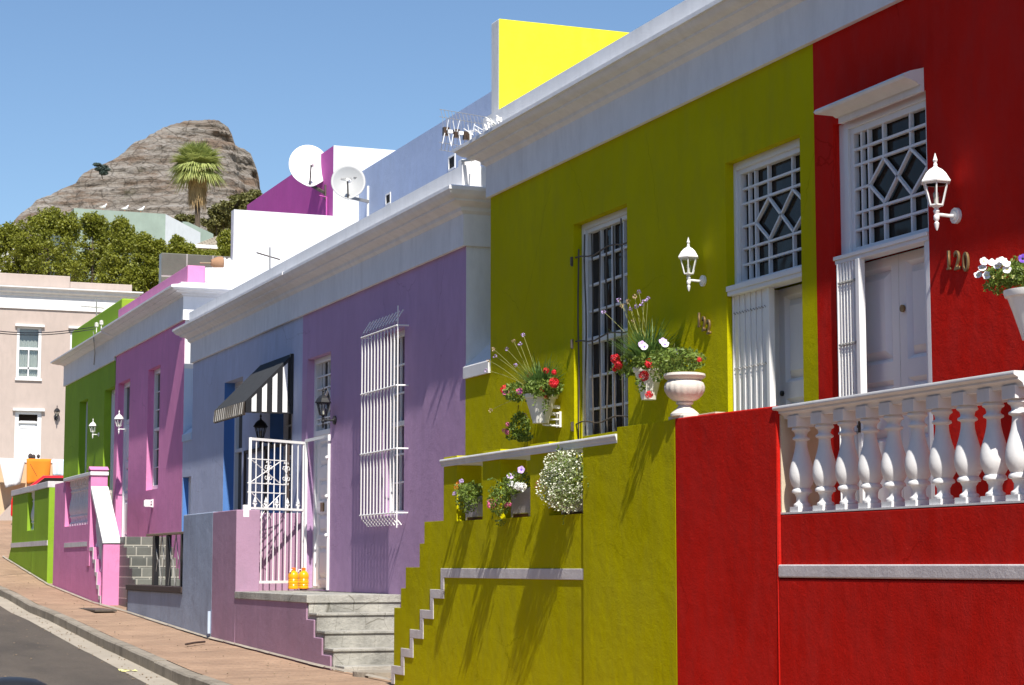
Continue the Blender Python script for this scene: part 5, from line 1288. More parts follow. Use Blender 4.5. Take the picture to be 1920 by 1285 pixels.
# overhead cables and insulators
t = thing('cable_insulators', P(184, 622, XF-.2), 'white insulators on the lime house cornice', 'insulator')
for x_, y_ in ((181,613),(190,609)):
    p = P(x_, y_, XF-.2); MB().lathe([(.0,0),(.03,0),(.05,.02),(.03,.035),(.05,.05),(.03,.065),(.045,.08),(.0,.1)], p, 10).tube([p, p-Vector((0,0,.12))], .01, 5).build('insulator', 'plastic', t, smooth=True)
for i, (ya_, yb_) in enumerate(((613, 615), (617, 619))):
    a = P(179, ya_, XF-.2); b_ = Q(-60, yb_-1, 40); m_ = MB(); N = 14
    m_.tube([a+(b_-a)*k/N - Vector((0,0,.12*math.sin(math.pi*k/N))) for k in range(N+1)], .009, 4); o = m_.build('overhead_cable', 'black')
    tag(o, ('upper' if i == 0 else 'lower')+' thin overhead cable crossing before the beige house', 'cable', 'overhead cables')
m_ = MB(); m_.tube([P(175,622,XF-.32), P(176,640,XF-.3), P(178,662,XF-.07), P(176,684,XF-.06)], .012, 5); o = m_.build('drop_cable', 'greymetal', smooth=True); tag(o, 'loose cable hanging down the lime house fascia', 'cable')
# grit and dry bits on pavement, gutter and road edge
m_ = MB(); rg = random.Random(9)
for i in range(420):
    y_ = 13+rg.random()**1.2*32; u = rg.random(); k_ = kx(y_)
    if u < .45: x_ = k_-rg.random()*.4; z_ = kz(k_, y_)-.131
    elif u < .8: x_ = k_+.2+rg.random()*1.2; z_ = kz(k_, y_)+.016+.02*(x_-k_)
    else: x_ = k_-.5-rg.random()*1.5; z_ = kz(k_, y_)-.143
    s_ = rg.uniform(.006, .017); p = Vector((x_, y_, z_+s_*.3)); m_.sphere(p, s_, 4, 2, 1, rg.uniform(.8,2), .5)
tag(m_.build('grit', 'wood', fix=False), 'grit and dry leaf bits scattered on pavement and gutter', 'grit', kind='stuff')
m_ = MB(); a, b_ = Q(384, 528, Ypk-.03), Q(446, 556, Ypk-.03); m_.tube([a+(b_-a)*k/8-Vector((0,0,.03*math.sin(math.pi*k/8))) for k in range(9)], .007, 4)
tag(m_.build('wall_cable', 'greymetal'), 'thin cable sagging along the white party wall', 'cable')
# leafy sprigs that break the outline of the plantings
rs_ = random.Random(21)
for ob, c_, sp, ln, mt in (('niche_planter.002', P(1066,895,X2-.04), (.12,.26,.2), .13, 'green'), ('wall_basket', P(1016,735,XF-.22), (.14,.16,.05), .14, 'green'), ('wall_basket.001', P(1210,680,XF-.22), (.14,.22,.06), .16, 'green'), ('wall_basket.002', P(1890,515,XF-.26), (.1,.18,.08), .1, 'green'), ('niche_planter.001', P(950,925,X2-.05), (.07,.15,.08), .12, 'green'), ('niche_planter', P(880,925,X2-.05), (.07,.13,.08), .11, 'green'), ('stone_urn', P(1270,672,X2+.1), (.1,.15,.05), .12, 'green')):
    par = bpy.context.scene.objects.get(ob)
    if par is None: continue
    m_ = MB()
    for i in range(34):
        o3 = c_+Vector([rs_.uniform(-1,1)*k for k in sp]); d = (rvec(rs_)+Vector((-.5,-.2,.2))).normalized(); L_ = ln*rs_.uniform(.5,1.2); tip = o3+d*L_-Vector((0,0,.3*L_))
        mid = (o3+tip)/2+Vector((0,0,.2*L_)); m_.tube([o3, mid, tip], .0016, 3)
        for k in range(7): t_ = rs_.random(); leafquad(m_, o3*(1-t_)**2+mid*2*t_*(1-t_)+tip*t_*t_+rvec(rs_)*.008, rs_.uniform(.018,.042), rs_, up=.2)
    m_.build('sprigs', mt, par, fix=False)
# ================================================================== BEIGE HOUSE across the top of the street
YB = 64.0
bh = thing('beige_house', (Q(60, 900, YB).x, YB, hz(YB)), 'beige house with white cornice closing the far end of the street', 'house')
qx = lambda x, y, Y=YB: Q(x, y, Y).x
qz = lambda x, y, Y=YB: Q(x, y, Y).z
xr = qx(246, 650); xl = qx(-260, 650)
w1 = (qx(31, 660), qx(77.5, 660), qz(55, 710), qz(55, 613)); w2 = (qx(131, 660), qx(178, 660), qz(150, 712), qz(150, 617)); d1 = (qx(27, 820), qx(77, 820), qz(50, 905), qz(50, 771))
w0 = (w1[0]-4.3, w1[1]-4.3, w1[2], w1[3])
us = sorted({xl, xr, *w1[:2], *w2[:2], *d1[:2], *w0[:2]}); vs = sorted({-1.0, qz(60, 562), *w1[2:], *w2[2:], *d1[2:]})
MB().grid(us, vs, lambda u, v: not any(h[0] < u < h[1] and h[2] < v < h[3] for h in (w0, w1, w2, d1)), YB, YB+.3, 'y').build('wall', 'beige', bh)
MB().box(xl, xr, YB+.31, YB+9, -1, qz(60, 556)).build('house_body', 'beige', bh)
MB().box(xl, qx(132, 530), YB+.05, YB+.4, qz(60, 560), qz(66, 514.5)).box(qx(132, 530)+.002, xr, YB+.05, YB+.4, qz(60, 560), qz(190, 531)).build('parapet', 'beige', bh, bevel=.02)
z0_, z1_ = qz(60, 580), qz(60, 556); z2_ = qz(60, 541)
pf = [(.0, z0_), (.05, z0_), (.05, z1_), (.09, z1_+.03), (.09, z1_+.08), (.2, z1_+.12), (.22, z2_-.06), (.30, z2_-.02), (.30, z2_+.02), (.0, z2_+.06)]
MB().sweep([(xr, YB+3), (xr, YB), (xl, YB)][::-1], [(-a, b_) for a, b_ in pf]).build('cornice', 'whitetrim', bh, smooth=True, auto=35)
for h in (w0, w1, w2):
    m_ = MB(); x0, x1, za, zb_ = h; fw = .09
    m_.box(x0, x0+fw, YB+.05, YB+.14, za, zb_).box(x1-fw, x1, YB+.05, YB+.14, za, zb_).box(x0+fw, x1-fw, YB+.05, YB+.14, za, za+.07).box(x0+fw, x1-fw, YB+.05, YB+.14, zb_-.06, zb_)
    zm_ = za+(zb_-za)*.58; m_.box(x0+fw, x1-fw, YB+.06, YB+.13, zm_-.04, zm_+.04).box((x0+x1)/2-.02, (x0+x1)/2+.02, YB+.06, YB+.13, za+.07, zm_-.04).box(x0+fw, x1-fw, YB+.06, YB+.13, za+.3, za+.36)
    f_ = m_.build('window', 'whitewood', bh)
    MB().box(x0+fw, x1-fw, YB+.131, YB+.135, za+.06, zb_-.05).build('pane', 'clear', f_)
    c_ = MB(); N = 30; zt_ = za+(zb_-za)*.72
    for i in range(N):
        xa = x0+fw+(x1-x0-2*fw)*i/N; xb_ = x0+fw+(x1-x0-2*fw)*(i+1)/N; ya_ = YB+.17+.02*math.sin(i*1.9); yb_ = YB+.17+.02*math.sin((i+1)*1.9); sc1 = .05*abs(math.sin(i*.55)); sc2 = .05*abs(math.sin((i+1)*.55))
        c_.add([(xa, ya_, za+.02), (xb_, yb_, za+.02), (xb_, yb_, zt_+sc2), (xa, ya_, zt_+sc1)], [(0,1,2,3)])
    c_.build('lace_curtain', 'lace', f_)
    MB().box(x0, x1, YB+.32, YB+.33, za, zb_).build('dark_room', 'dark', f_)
    MB().box(x0-.07, x1+.07, YB-.1, YB+.02, zb_, zb_+.07).build('window_hood', 'whitetrim', bh)
    MB().box(x0-.03, x1+.03, YB-.06, YB+.04, za-.07, za).build('window_sill', 'whitetrim', bh)
m_ = MB(); x0, x1, za, zb_ = d1
m_.box(x0, x0+.12, YB+.03, YB+.12, za, zb_).box(x1-.12, x1, YB+.03, YB+.12, za, zb_).box(x0+.12, x1-.12, YB+.03, YB+.12, zb_-.1, zb_); zf_ = qz(50, 790)
m_.box(x0+.12, x1-.12, YB+.03, YB+.12, zf_-.06, zf_)
f_ = m_.build('door_frame', 'whitewood', bh)
MB().box(x0+.12, x1-.12, YB+.1, YB+.11, zf_, zb_-.1).build('pane', 'glass', f_)
m_ = MB(); m_.box(x0+.12, x1-.12, YB+.1, YB+.15, za, zf_-.06)
for k in range(6): m_.box(x0+.18, x1-.18, YB+.085, YB+.101, za+.1+k*.32, za+.34+k*.32)
m_.build('door_leaf', 'whitewood', f_)
MB().box(x0-.08, x1+.08, YB-.12, YB+.02, zb_, zb_+.08).build('door_hood', 'whitetrim', bh)
lbz = place(lk, Q(105, 785, YB), R(90), 'bronze coach lantern on the beige wall by the far door', scale=1.1)
lbz['group'] = 'coach lanterns on the house walls'
# terrace wall in front of it
YT = 60.0
tw = thing('terrace_wall', (qx(60, 980, YT), YT, hz(YT)), 'peach terrace wall below the beige house hung with washing', 'wall')
MB().box(qx(-300, 900, YT), qx(190, 900, YT), YT, YT+.3, -.5, qz(60, 868, YT)).build('wall', 'peach', tw)
MB().box(qx(-300, 900, YT), qx(190, 900, YT), YT-.03, YT+.33, qz(60, 868, YT)+.001, qz(60, 862, YT)).build('coping', 'whitetrim', tw)
MB().box(qx(-300, 900, YT), qx(190, 900, YT), YT+.31, YB-.01, -.5, qz(60, 872, YT)).build('terrace_floor', 'concrete', tw)
MB().prism([(qx(-4, 976, YT-.3), -.5), (qx(-4, 976, YT-.3), qz(0, 973, YT-.3)), (qx(24, 940, YT-.3), qz(24, 943, YT-.3)), (qx(60, 940, YT-.3), qz(24, 943, YT-.3)), (qx(60, 940, YT-.3), -.5)], YT-.3, YT-.001, 'y').build('ramp_wall', 'beige', tw)
MB().box(qx(-60, 990, YT-.6), qx(60, 990, YT-.6), YT-.9, YT-.301, -.5, qz(10, 984, YT-.6)).build('plinth', 'kerb', tw)
MB().box(qx(-60, 1000, 57.5), qx(40, 1000, 57.5), 57.3, 57.8, -.5, qz(10, 1004, 57.5)).build('kerb_stone', 'gutter', tw)
YW = 59.5; tp = 'washing on the terrace wall'
def cloth(pts, mat, label, n_=14):
    (a, b_, c_, d_) = pts; m_ = MB(); K = 8
    for j in range(K+1):
        for i in range(n_+1):
            s, t_ = i/n_, j/K
            x_ = (a[0]*(1-s)+b_[0]*s)*(1-t_)+(d_[0]*(1-s)+c_[0]*s)*t_; y_ = (a[1]*(1-s)+b_[1]*s)*(1-t_)+(d_[1]*(1-s)+c_[1]*s)*t_
            m_.v.append(tuple(Q(x_, y_, YW-.03-.06*t_*math.sin(s*9+1)-.05*math.sin(s*4)*t_)))
    m_.f = [(j*(n_+1)+i, j*(n_+1)+i+1, (j+1)*(n_+1)+i+1, (j+1)*(n_+1)+i) for j in range(K) for i in range(n_)]
    o = m_.build('towel', mat, smooth=True, auto=180); mod = o.modifiers.new('t', 'SOLIDIFY'); mod.thickness = .01
    tag(o, label, 'towel', tp)
cloth([(-2,859),(48,861),(38,908),(10,915)], simple('white_towel', (.8,.8,.8), .95), 'white sheet hanging over the peach terrace wall')
cloth([(50,860),(96,861),(92,905),(50,908)], simple('orange_towel', (.85,.24,.02), .95, var=.06), 'orange towel hanging over the peach terrace wall')
cloth([(98,861),(125,862),(125,893),(99,892)], simple('pale_towel', (.6,.68,.74), .95), 'pale blue cloth hanging beside the orange towel')
m_ = MB()
for x_, y_, r_ in ((57,856,.07),(63,857,.06),(72,856,.05)): p = Q(x_, y_, YT+.6); m_.sphere(p, r_, 8, 6, 1, .7, 1.3)
tag(m_.build('shoe_rack_bundle', 'darkwood', smooth=True), 'dark bundle of clothes before the far white door', 'bundle')
# ================================================================== RED CAR
def car(loc, rz, paintmat, label):
    t = thing('parked_car', (0,0,0), label, 'car')
    Lh, Wd = 1.95, .82
    low = [(-Lh,.28),(-Lh,.62),(-Lh+.06,.72),(-1.05,.86),(-.95,.87),(1.35,.9),(Lh-.05,.86),(Lh,.7),(Lh,.28),(1.62,.25),(1.55,.5),(1.2,.62),(.85,.5),(.78,.25),(-.83,.25),(-.9,.5),(-1.25,.62),(-1.6,.5),(-1.67,.25)]
    MB().prism(low, -Wd, Wd, 'y').build('body', paintmat, t, local=True, bevel=.05)
    cab = MB(); b0_, b1_, t0_, t1_ = -1.0, 1.8, -.25, 1.12
    zb_, zt_ = .865, 1.42; wi, wo = .62, .79
    vs = [(b0_,-wo,zb_),(b1_,-wo,zb_),(b1_,wo,zb_),(b0_,wo,zb_),(t0_,-wi,zt_),(t1_,-wi,zt_),(t1_,wi,zt_),(t0_,wi,zt_)]
    cab.add(vs, [(0,3,2,1),(4,5,6,7),(0,1,5,4),(1,2,6,5),(2,3,7,6),(3,0,4,7)]); cab.build('cabin', paintmat, t, local=True, bevel=.06)
    def win(q_, name, e=.012):
        n_ = (q_[1]-q_[0]).cross(q_[3]-q_[0]).normalized(); c0 = sum(q_, Vector())/4
        if n_.dot(c0-Vector((.5,0,1.1))) < 0: n_ = -n_
        qq = [c0+(v_-c0)*.74+n_*e for v_ in q_]; MB().add(qq+[v_-n_*.02 for v_ in qq], [(0,1,2,3),(7,6,5,4),(0,4,5,1),(1,5,6,2),(2,6,7,3),(3,7,4,0)]).build(name, 'glass', t, local=True)
    V = [Vector(v_) for v_ in vs]
    win([V[0],V[3],V[7],V[4]], 'windscreen'); win([V[1],V[2],V[6],V[5]], 'rear_window')
    for a, b_, c_, d_ in ((0,1,5,4),(3,2,6,7)):
        mA, mB_ = (V[a]+V[b_])/2, (V[c_]+V[d_])/2
        win([V[a],mA,mB_,V[d_]], 'side_window'); win([mA,V[b_],V[c_],mB_], 'side_window')
    for sx in (-1.25, 1.2):
        for sy in (-1, 1):
            w_ = MB().tube([(sx, sy*.66, .3), (sx, sy*.84, .3)], .3, 22).build('wheel', 'black', t, smooth=True, local=True); MB().tube([(sx, sy*.8, .3), (sx, sy*.85, .3)], .18, 16).build('rim', 'greymetal', w_, local=True)
    for sy in (-1, 1): MB().sphere((-Lh+.03, sy*.6, .62), .1, 10, 8, .5, 1.4, .8).build('headlight', 'clear', t, local=True)
    MB().tube([(1.3,.3,1.4),(1.5,.3,1.75)], .006, 4).build('aerial', 'black', t, local=True)
    t.location = loc; t.rotation_euler.z = rz; return t
cp = simple('red_car_paint', (.62, .012, .02), .18, var=.03, bmp=0, spec=.6)
pc = Q(98, 893, 56.5); car(Vector((Q(26,925,56.5).x+1.95, 56.5, pc.z-1.42)), R(168), cp, 'red car parked behind the lime green stoep wall')
# ================================================================== TREES
def tree(name, lobes, Y, base, label, leafm='treeleaf', size=.115, dens=1.15, group=None, trunk=.16, seed=0):
    """lobes in photograph pixels (cx, cy, rx, ry) on the plane Y; depth of each lobe = its width"""
    r = random.Random(seed*31+int(Y)); cx, cy = lobes[0][:2]
    b0_ = Q(cx, cy, Y); b0_.z = base; t = thing(name, b0_, label, 'tree', group)
    m_ = MB(); tr = MB(); c0 = Q(cx, cy, Y); s = pxm(c0)
    fork = Vector((c0.x, c0.y, base+(c0.z-base)*.45)); tr.tube([b0_, (b0_+fork)/2+Vector((.1,0,0)), fork], trunk, 8, r2=trunk*.7)
    for (lx, ly, rx, ry) in lobes:
        c_ = Q(lx, ly, Y+r.uniform(-.5,.5)*rx/s); R_ = Vector((rx/s, rx/s, ry/s))
        tr.tube([fork, (fork+c_)/2+rvec(r)*.15, c_], trunk*.55, 6, r2=trunk*.15)
        nc = int(60*dens*max(1, (R_.x*R_.z)**.8))
        for i in range(nc):
            v_ = rvec(r); q_ = r.uniform(.25, 1)**.5; cc_ = c_+Vector((v_.x*R_.x, v_.y*R_.y, v_.z*R_.z))*q_
            if i % 7 == 0: tr.tube([c_, (c_+cc_)/2+rvec(r)*.08, cc_], trunk*.14, 4, r2=.008)
            rr_ = r.uniform(.16, .36)*(.7+.3*R_.x)
            for k in range(int(38*dens)):
                w_ = rvec(r)*rr_*r.random()**.4; w_.z *= .75; leafquad(m_, cc_+w_, size*r.uniform(.6, 1.25), r, asp=.6, up=.5)
    tr.build('trunk', 'bark', t, smooth=True, fix=False); m_.build('crown', leafm, t, fix=False); return t
TG = 'trees behind the beige house'
gB = hz(80)
tree('leafy_tree', [(90,470,52,55),(93,415,24,24),(60,450,35,42),(128,425,20,28),(110,510,50,40)], 76, gB, 'tallest bushy tree behind the beige house, left of the sage building', group=TG, seed=1)
tree('leafy_tree', [(176,470,38,52),(174,420,20,22),(196,455,24,38),(160,510,40,40)], 79, gB, 'bushy tree before the middle of the sage building', group=TG, seed=2)
tree('leafy_tree', [(230,480,34,48),(228,432,14,22),(240,450,18,25),(215,515,34,34)], 74, gB, 'bushy tree overlapping the right half of the sage building', group=TG, seed=3)
tree('leafy_tree', [(18,480,40,46),(20,440,24,20),(45,510,36,34),(-30,470,40,50)], 78, gB, 'bushy tree at the left edge of the photo', group=TG, seed=4)
tree('leafy_tree', [(272,495,26,45),(270,458,14,18),(290,520,24,38),(296,470,12,18),(255,525,22,30)], 72, gB, 'narrow tree between the beige house and the slate parapet', group=TG, seed=5)
tree('young_tree', [(330,468,14,18),(333,456,8,12),(318,475,10,12)], 88, gB, 'small bush just above the slate parapet', size=.12, group='small trees above the slate parapet', trunk=.06, seed=6)
tree('young_tree', [(352,472,12,12),(366,480,18,10)], 88, gB, 'low bush right of the small one above the slate parapet', size=.12, group='small trees above the slate parapet', trunk=.06, seed=7)
tree('young_tree', [(422,452,11,18),(424,470,10,16),(400,482,22,9)], 86, gB, 'small tree before the shingle roof next to the white wall', size=.12, group='small trees above the slate parapet', trunk=.06, seed=8)
for i, (lob, lab) in enumerate((([(460,375,26,14),(440,385,26,16),(478,368,14,10)], 'brownish scrub tree on the slope next to the magenta wall'), ([(420,400,30,20),(405,415,26,20)], 'scrub tree on the slope in the middle right of the palm'), ([(440,418,30,22),(415,432,22,14)], 'scrub tree lowest on the slope above the shingle roof'), ([(350,410,16,10),(338,412,12,8)], 'low scrub tree left of the palm trunk'))):
    tree('scrub_tree', lob, 165+i*4, 12, lab, 'bushleaf', size=.3, dens=.8, group='scrub trees on the slope', trunk=.2, seed=20+i)
# ================================================================== PALM
YP = 130; p0 = Q(372, 425, YP); pt = Q(371, 316, YP); sP = pxm(p0)
pl_ = thing('fan_palm', (p0.x, p0.y, hz(YP)), 'tall fan palm with a skirt of dead fronds before the mountain', 'tree')
MB().tube([(p0.x, p0.y, hz(YP)), (p0.x, p0.y, (hz(YP)+pt.z)/2), tuple(pt)], .24, 10, r2=.16).build('trunk', 'bark', pl_, smooth=True)
rp = random.Random(5)
def frond(mb, o_, d, Ln, fan, droop, n_=15):
    d = d.normalized(); side = d.cross(Vector((0,0,1)))
    side = side.normalized() if side.length > .05 else Vector((1,0,0)); up_ = side.cross(d)
    hub = o_+d*Ln*.45; mb.bar(o_, hub, .03)
    for k in range(n_):
        a = (k/(n_-1)-.5)*2.5; dd = d*math.cos(a)+side*math.sin(a); l_ = fan*(1-.25*abs(a)/1.25)*rp.uniform(.85,1.1)
        m1 = hub+dd*l_*.55; tip = hub+dd*l_+Vector((0,0,-droop*l_*rp.uniform(.6,1.2)))
        w_ = (up_.cross(dd)).normalized()*.045*fan
        mb.add([hub, m1+w_+up_*.02, tip, m1-w_+up_*.02], [(0,1,2,3)])
m_ = MB()
for i in range(66):
    a = rp.uniform(0, 6.283); el = rp.uniform(-.35, 1.45); d = Vector((math.cos(a)*math.cos(el), math.sin(a)*math.cos(el), math.sin(el)))
    frond(m_, pt+Vector((0,0,-.1)), d, 1.75, 1.5, .18 if el > .3 else .5, 19)
m_.build('crown', 'palmleaf', pl_, fix=False)
m_ = MB()
for i in range(60):
    a = rp.uniform(0, 6.283); z_ = rp.uniform(-.3, -1.9); o_ = pt+Vector((math.cos(a)*.2, math.sin(a)*.2, z_+.3)); frond(m_, o_, Vector((math.cos(a)*.35, math.sin(a)*.35, -1)), .8, .8, .9, 10)
m_.build('dead_fronds', 'palmdry', pl_, fix=False)
# ================================================================== FAR BUILDINGS
YS = 100.0
sg = thing('sage_building', (Q(225, 450, YS).x, YS, hz(YS)), 'pale sage flat-roofed building behind the bushy trees', 'house')
xa, xb_ = Q(138, 430, YS).x, Q(310, 430, YS).x; zt_ = Q(225, 396, YS).z
MB().box(xa, xb_, YS, YS+9, hz(YS)-2, zt_).build('wall', 'sage', sg)
xe = Q(372, 440, YS+.5).x
MB().prism([(xb_+.002, hz(YS)-2), (xb_+.002, zt_-.002), (xe, Q(372, 436, YS).z), (xe, hz(YS)-2)], YS+.02, YS+.5, 'y').build('sloping_side_wall', 'palegrey', sg)
xg = Q(400, 440, YS+3).x
MB().prism([(xe-.3, hz(YS)-2), (xe-.3, Q(366, 417, YS+3).z), (xe, Q(374, 418, YS+3).z), (xg, Q(400, 439, YS+3).z), (xg, hz(YS)-2)], YS+3, YS+6, 'y').build('rear_wing', 'sage', sg)
for i, (x_, lab) in enumerate(((193, 'left white seagull on the sage roof edge'), (234, 'middle white seagull on the sage roof edge'), (264, 'right white seagull on the sage roof edge'))):
    p = Q(x_, 395, YS+.15); t = thing('seagull', (p.x, p.y, zt_), lab, 'bird', 'seagulls on the roof edge')
    m_ = MB(); o_ = (p.x, p.y, zt_)
    bm_ = [( -.17,.16,.01),( -.1,.17,.05),(0,.17,.075),(.08,.2,.07),(.12,.26,.045),(.14,.30,.04),(.17,.33,.042),(.2,.33,.025)]
    m_.tube([(p.x+a, p.y, zt_+z_) for a, z_, r_ in bm_], [r_ for a, z_, r_ in bm_], 10); m_.build('body', 'whitemetal', t, smooth=True)
    w_ = MB()
    for s_ in (-1, 1): w_.add([(p.x+.06, p.y+s_*.07, zt_+.2), (p.x-.05, p.y+s_*.085, zt_+.21), (p.x-.22, p.y+s_*.03, zt_+.17), (p.x-.04, p.y+s_*.075, zt_+.14)], [(0,1,2,3)])
    w_.build('wings', 'greymetal', t)
    MB().tube([(p.x+.19, p.y, zt_+.325), (p.x+.25, p.y, zt_+.315)], .01, 5, r2=.004).build('beak', 'f_orange', t)
    MB().tube([(p.x, p.y-.02, zt_+.13), (p.x, p.y-.02, zt_)], .006, 4).tube([(p.x, p.y+.02, zt_+.13), (p.x, p.y+.02, zt_)], .006, 4).build('legs', 'f_orange', t)
YR_ = 95.0
rf = thing('shingle_house', (Q(400, 460, YR_).x, YR_, hz(YR_)), 'low house with brownish shingle roof behind the slate parapet', 'house')
xa, xb_ = Q(360, 460, YR_).x, Q(470, 460, YR_).x; ze = Q(400, 464, YR_).z
MB().box(xa+.3, xb_, YR_, YR_+6, hz(YR_)-2, ze).build('wall', 'cream', rf)
zr_ = Q(436, 431, YR_+3).z
MB().add([(xa, YR_-.3, ze), (xb_, YR_-.3, ze), (xb_, YR_+6.3, ze), (xa, YR_+6.3, ze), (Q(437,431,YR_+3).x, YR_+3, zr_), (xb_, YR_+3, zr_)], [(0,1,5,4),(3,4,5,2),(0,4,3),(1,2,5),(0,3,2,1)]).build('roof', 'shingle', rf)
MB().box(xa-.02, xb_, YR_-.36, YR_-.301, ze-.12, ze+.05).build('fascia_board', 'whitetrim', rf)
MB().box(Q(-160,460,92).x, Q(26,460,92).x, 92, 98, 4, Q(10,447,92).z).build('white_house', 'whitetrim')
tag(bpy.context.scene.objects['white_house'], 'sliver of white house showing through the leaves at the left edge', 'house')
# ================================================================== MOUNTAIN
sil = [(-120,470),(-60,450),(-20,438),(15,425),(28,412),(40,400),(60,384),(68,374),(100,362),(130,352),(142,344),(148,332),(160,322),(176,316),(200,306),(215,298),(235,284),(250,270),(268,262),(290,247),(320,236),(345,229),(370,225.5),(395,224.5),(408,226),(418,233),(428,240),(434,250),(438,262),(441,272),(450,277),(462,282),(470,287),(474,298),(480,312),(485,330),(487,352),(492,372),(520,395),(580,430),(700,470),(900,520)]
YM = 1500.0
def silz(px):
    for (a, b_), (c_, d_) in zip(sil, sil[1:]):
        if px <= c_: return b_+(d_-b_)*(px-a)/(c_-a)
    return sil[-1][1]
m_ = MB(); NX, NZ = 460, 170
for i in range(NX+1):
    px = -120+1020*i/NX; top = Q(px, silz(px), YM)
    for j in range(NZ+1):
        v_ = j/NZ; zz = top.z*(1-v_)+20*v_
        d_ = top.z-zz; run = 0
        # benches of rock: steep bands alternating with slopes
        lay = (zz*.11+ .45*noise.noise(Vector((top.x*.006, zz*.004, 3)))); fr = lay-math.floor(lay)
        fs_ = (fr/.72 if fr < .72 else 1-(fr-.72)/.28*1.0); run = d_*.9 + 5.5*(fs_-.5)*(1 if d_ > 6 else d_/6)
        e1 = max(0, 1-d_/25.)
        n1 = noise.fractal(Vector((top.x*.02, zz*.035, 1.7)), .8, 2.1, 7)*4 + noise.noise(Vector((top.x*.12, zz*.25, 8)))*1.8
        rib = 13*noise.noise(Vector((top.x*.012+5, 0, zz*.005)))
        edge = min(1, d_/12)
        m_.v.append((top.x+ (n1*.3)*edge, YM-run-(n1+rib)*edge, zz+noise.noise(Vector((top.x*.09, zz*.09, 0)))*1.6*(1-edge)+noise.noise(Vector((top.x*.3, 1, 0)))*1.0*(1-edge)))
for i in range(NX):
    for j in range(NZ):
        a = i*(NZ+1)+j; m_.f.append((a, a+1, a+NZ+2, a+NZ+1))
o_ = len(m_.v)
for i in range(NX+1): x_, y_, z_ = m_.v[i*(NZ+1)]; m_.v.append((x_, YM+z_*1.2, 10))
for i in range(NX): m_.f.append((i*(NZ+1), (i+1)*(NZ+1), o_+i+1, o_+i))
mm, n, l, b = new_mat('mountain_rock')
col = mixc(n, l, ramp(n, l, nz(n, l, .018, 9, .7, stretch=(1, 1, 3.2)), [(.35, 0), (.65, 1)]), (.235, .19, .15), (.37, .325, .28))
g_ = n.new('ShaderNodeNewGeometry'); s_ = n.new('ShaderNodeSeparateXYZ'); l.new(g_.outputs['Position'], s_.inputs[0])
band = ramp(n, l, nz(n, l, .012, 8, .72, stretch=(.35, .35, 9)), [(.42, 0), (.5, .55), (.62, .1), (.7, .8)])
col = mixc(n, l, band, col, (.50, .47, .43))
scr = ramp(n, l, nz(n, l, .03, 7, .75, stretch=(.6, .6, 2.5)), [(.5, 0), (.6, .75)])
col = mixc(n, l, scr, col, (.25, .165, .11))
col = mixc(n, l, ramp(n, l, nz(n, l, .16, 8, .8, stretch=(1, 1, 1.6)), [(.54, 0), (.63, .7)]), col, (.08, .07, .06))
col = mixc(n, l, ramp(n, l, nz(n, l, .05, 8, .75), [(.6, 0), (.68, .6)]), col, (.10, .105, .05))
l.new(col, b.inputs['Base Color']); b.inputs['Roughness'].default_value = 1; b.inputs['Specular IOR Level'].default_value = 0
u = bump(n, l, b, nz(n, l, .09, 9, .75, stretch=(1.6, 1, 1)), dist=5, strength=1); bump(n, l, b, nz(n, l, .05, 8, .7, stretch=(.3, .3, 5)), dist=4, strength=.9, prev=u)
vo = n.new('ShaderNodeTexVoronoi'); vo.feature = 'DISTANCE_TO_EDGE'; vo.inputs['Scale'].default_value = .09; mp = n.new('ShaderNodeMapping'); mp.inputs['Scale'].default_value = (1, .6, 1.9); wz = n.new('ShaderNodeTexNoise'); wz.inputs['Scale'].default_value = .08; wz.inputs['Detail'].default_value = 6
sv = n.new('ShaderNodeVectorMath'); sv.operation = 'SCALE'; sv.inputs['Scale'].default_value = 14; l.new(wz.outputs['Color'], sv.inputs[0]); av = n.new('ShaderNodeVectorMath'); l.new(g_.outputs['Position'], av.inputs[0]); l.new(sv.outputs[0], av.inputs[1]); l.new(av.outputs[0], mp.inputs['Vector']); l.new(mp.outputs['Vector'], vo.inputs['Vector'])
crk = ramp(n, l, vo.outputs['Distance'], [(0, .65), (.07, 0)]); col = mixc(n, l, crk, col, (.09, .075, .06)); l.new(col, b.inputs['Base Color'])
mo = m_.build('mountain', mm, fix=False); mo['kind'] = 'structure'
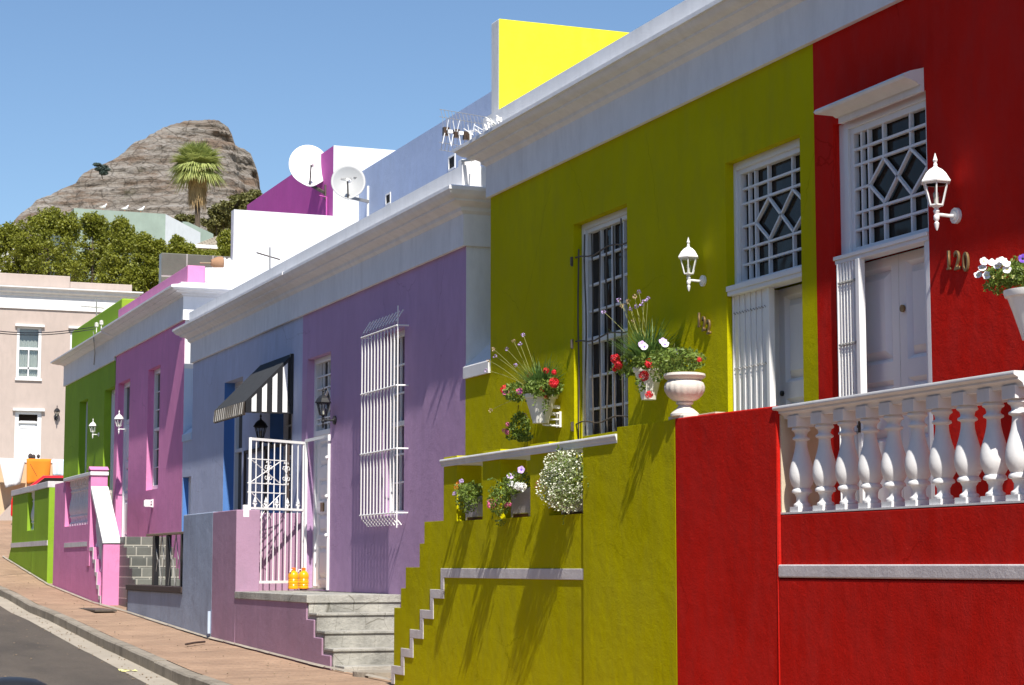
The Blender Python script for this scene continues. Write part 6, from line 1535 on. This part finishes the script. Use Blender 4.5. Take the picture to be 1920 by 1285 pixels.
# dark pine on the mountain shoulder
YK = 1380.0
c_ = Q(190, 320, YK); sK = pxm(c_); t = thing('umbrella_pine', (c_.x, c_.y, Q(190, 345, YK).z), 'tiny dark umbrella pine on the left shoulder of the mountain', 'tree')
m_ = MB(); rk = random.Random(3)
for (lx, ly, rx, ry, k_) in ((182,309,9,3,500),(195,313,9,3.5,450),(186,317,9,4,500),(194,324,9,5,500),(200,318,7,4,300)):
    q_ = Q(lx, ly, YK); blob(m_, q_, (rx/sK, rx/sK, ry/sK), k_, 1.2, rk, shell=.1)
m_.build('crown', simple('dark_pine', (.07,.10,.085), 1, coord='pos'), t, fix=False); MB().tube([Q(192,336,YK), Q(190,322,YK)], .35, 6).tube([Q(191,328,YK), Q(183,312,YK)], .2, 5).build('trunk', 'bark', t)
# ------------------------------------------------------------------ world, sun, camera
L = Vector((.172, 1.0, -1.28)).normalized()      # direction sunlight travels
w = bpy.data.worlds.new("World"); bpy.context.scene.world = w; w.use_nodes = True
nt = w.node_tree; sky = nt.nodes.new('ShaderNodeTexSky'); sky.sky_type = 'NISHITA'; sky.sun_disc = False
sky.sun_elevation = math.asin(-L.z); sky.sun_rotation = math.atan2(-L.x, -L.y)
sky.altitude = 200; sky.air_density = 1.1; sky.dust_density = .15; sky.ozone_density = 5.5
nt.links.new(sky.outputs[0], nt.nodes['Background'].inputs['Color']); nt.nodes['Background'].inputs["Strength"].default_value = .082
sd = bpy.data.lights.new('sun', 'SUN'); sd.energy = 4.3; sd.angle = R(.53); sd.color = (1, .95, .87)
so = bpy.data.objects.new('sun', sd); C.objects.link(so); so.rotation_euler = L.to_track_quat('-Z', 'Y').to_euler()
cd = bpy.data.cameras.new('camera'); cam = bpy.data.objects.new('camera', cd); C.objects.link(cam)
cd.sensor_width = 36; cd.lens = 36*F_/W_; cd.clip_start = .1; cd.clip_end = 9000
cam.rotation_euler = (math.pi/2+TH, 0, -AL)
sc = bpy.context.scene; sc.camera = cam
sc.view_settings.view_transform = 'Standard'; sc.view_settings.look = 'None'; sc.view_settings.gamma = 1; sc.view_settings.use_curve_mapping = False
sc.view_settings.exposure = 0.65
sc.cycles.max_bounces = 8; sc.cycles.diffuse_bounces = 4; sc.cycles.transparent_max_bounces = 12; sc.cycles.use_denoising = True
print('KEY yP0', yP0, 'hinge', H1, 'free', H1+Vector(gp(GW,0)), 'Yc1', Yc1, 'Yo', Yo, 'Ypk', Ypk, 'Ybl', Ybl, 'X3', X3, 'Ygp', Ygp, Ygl)
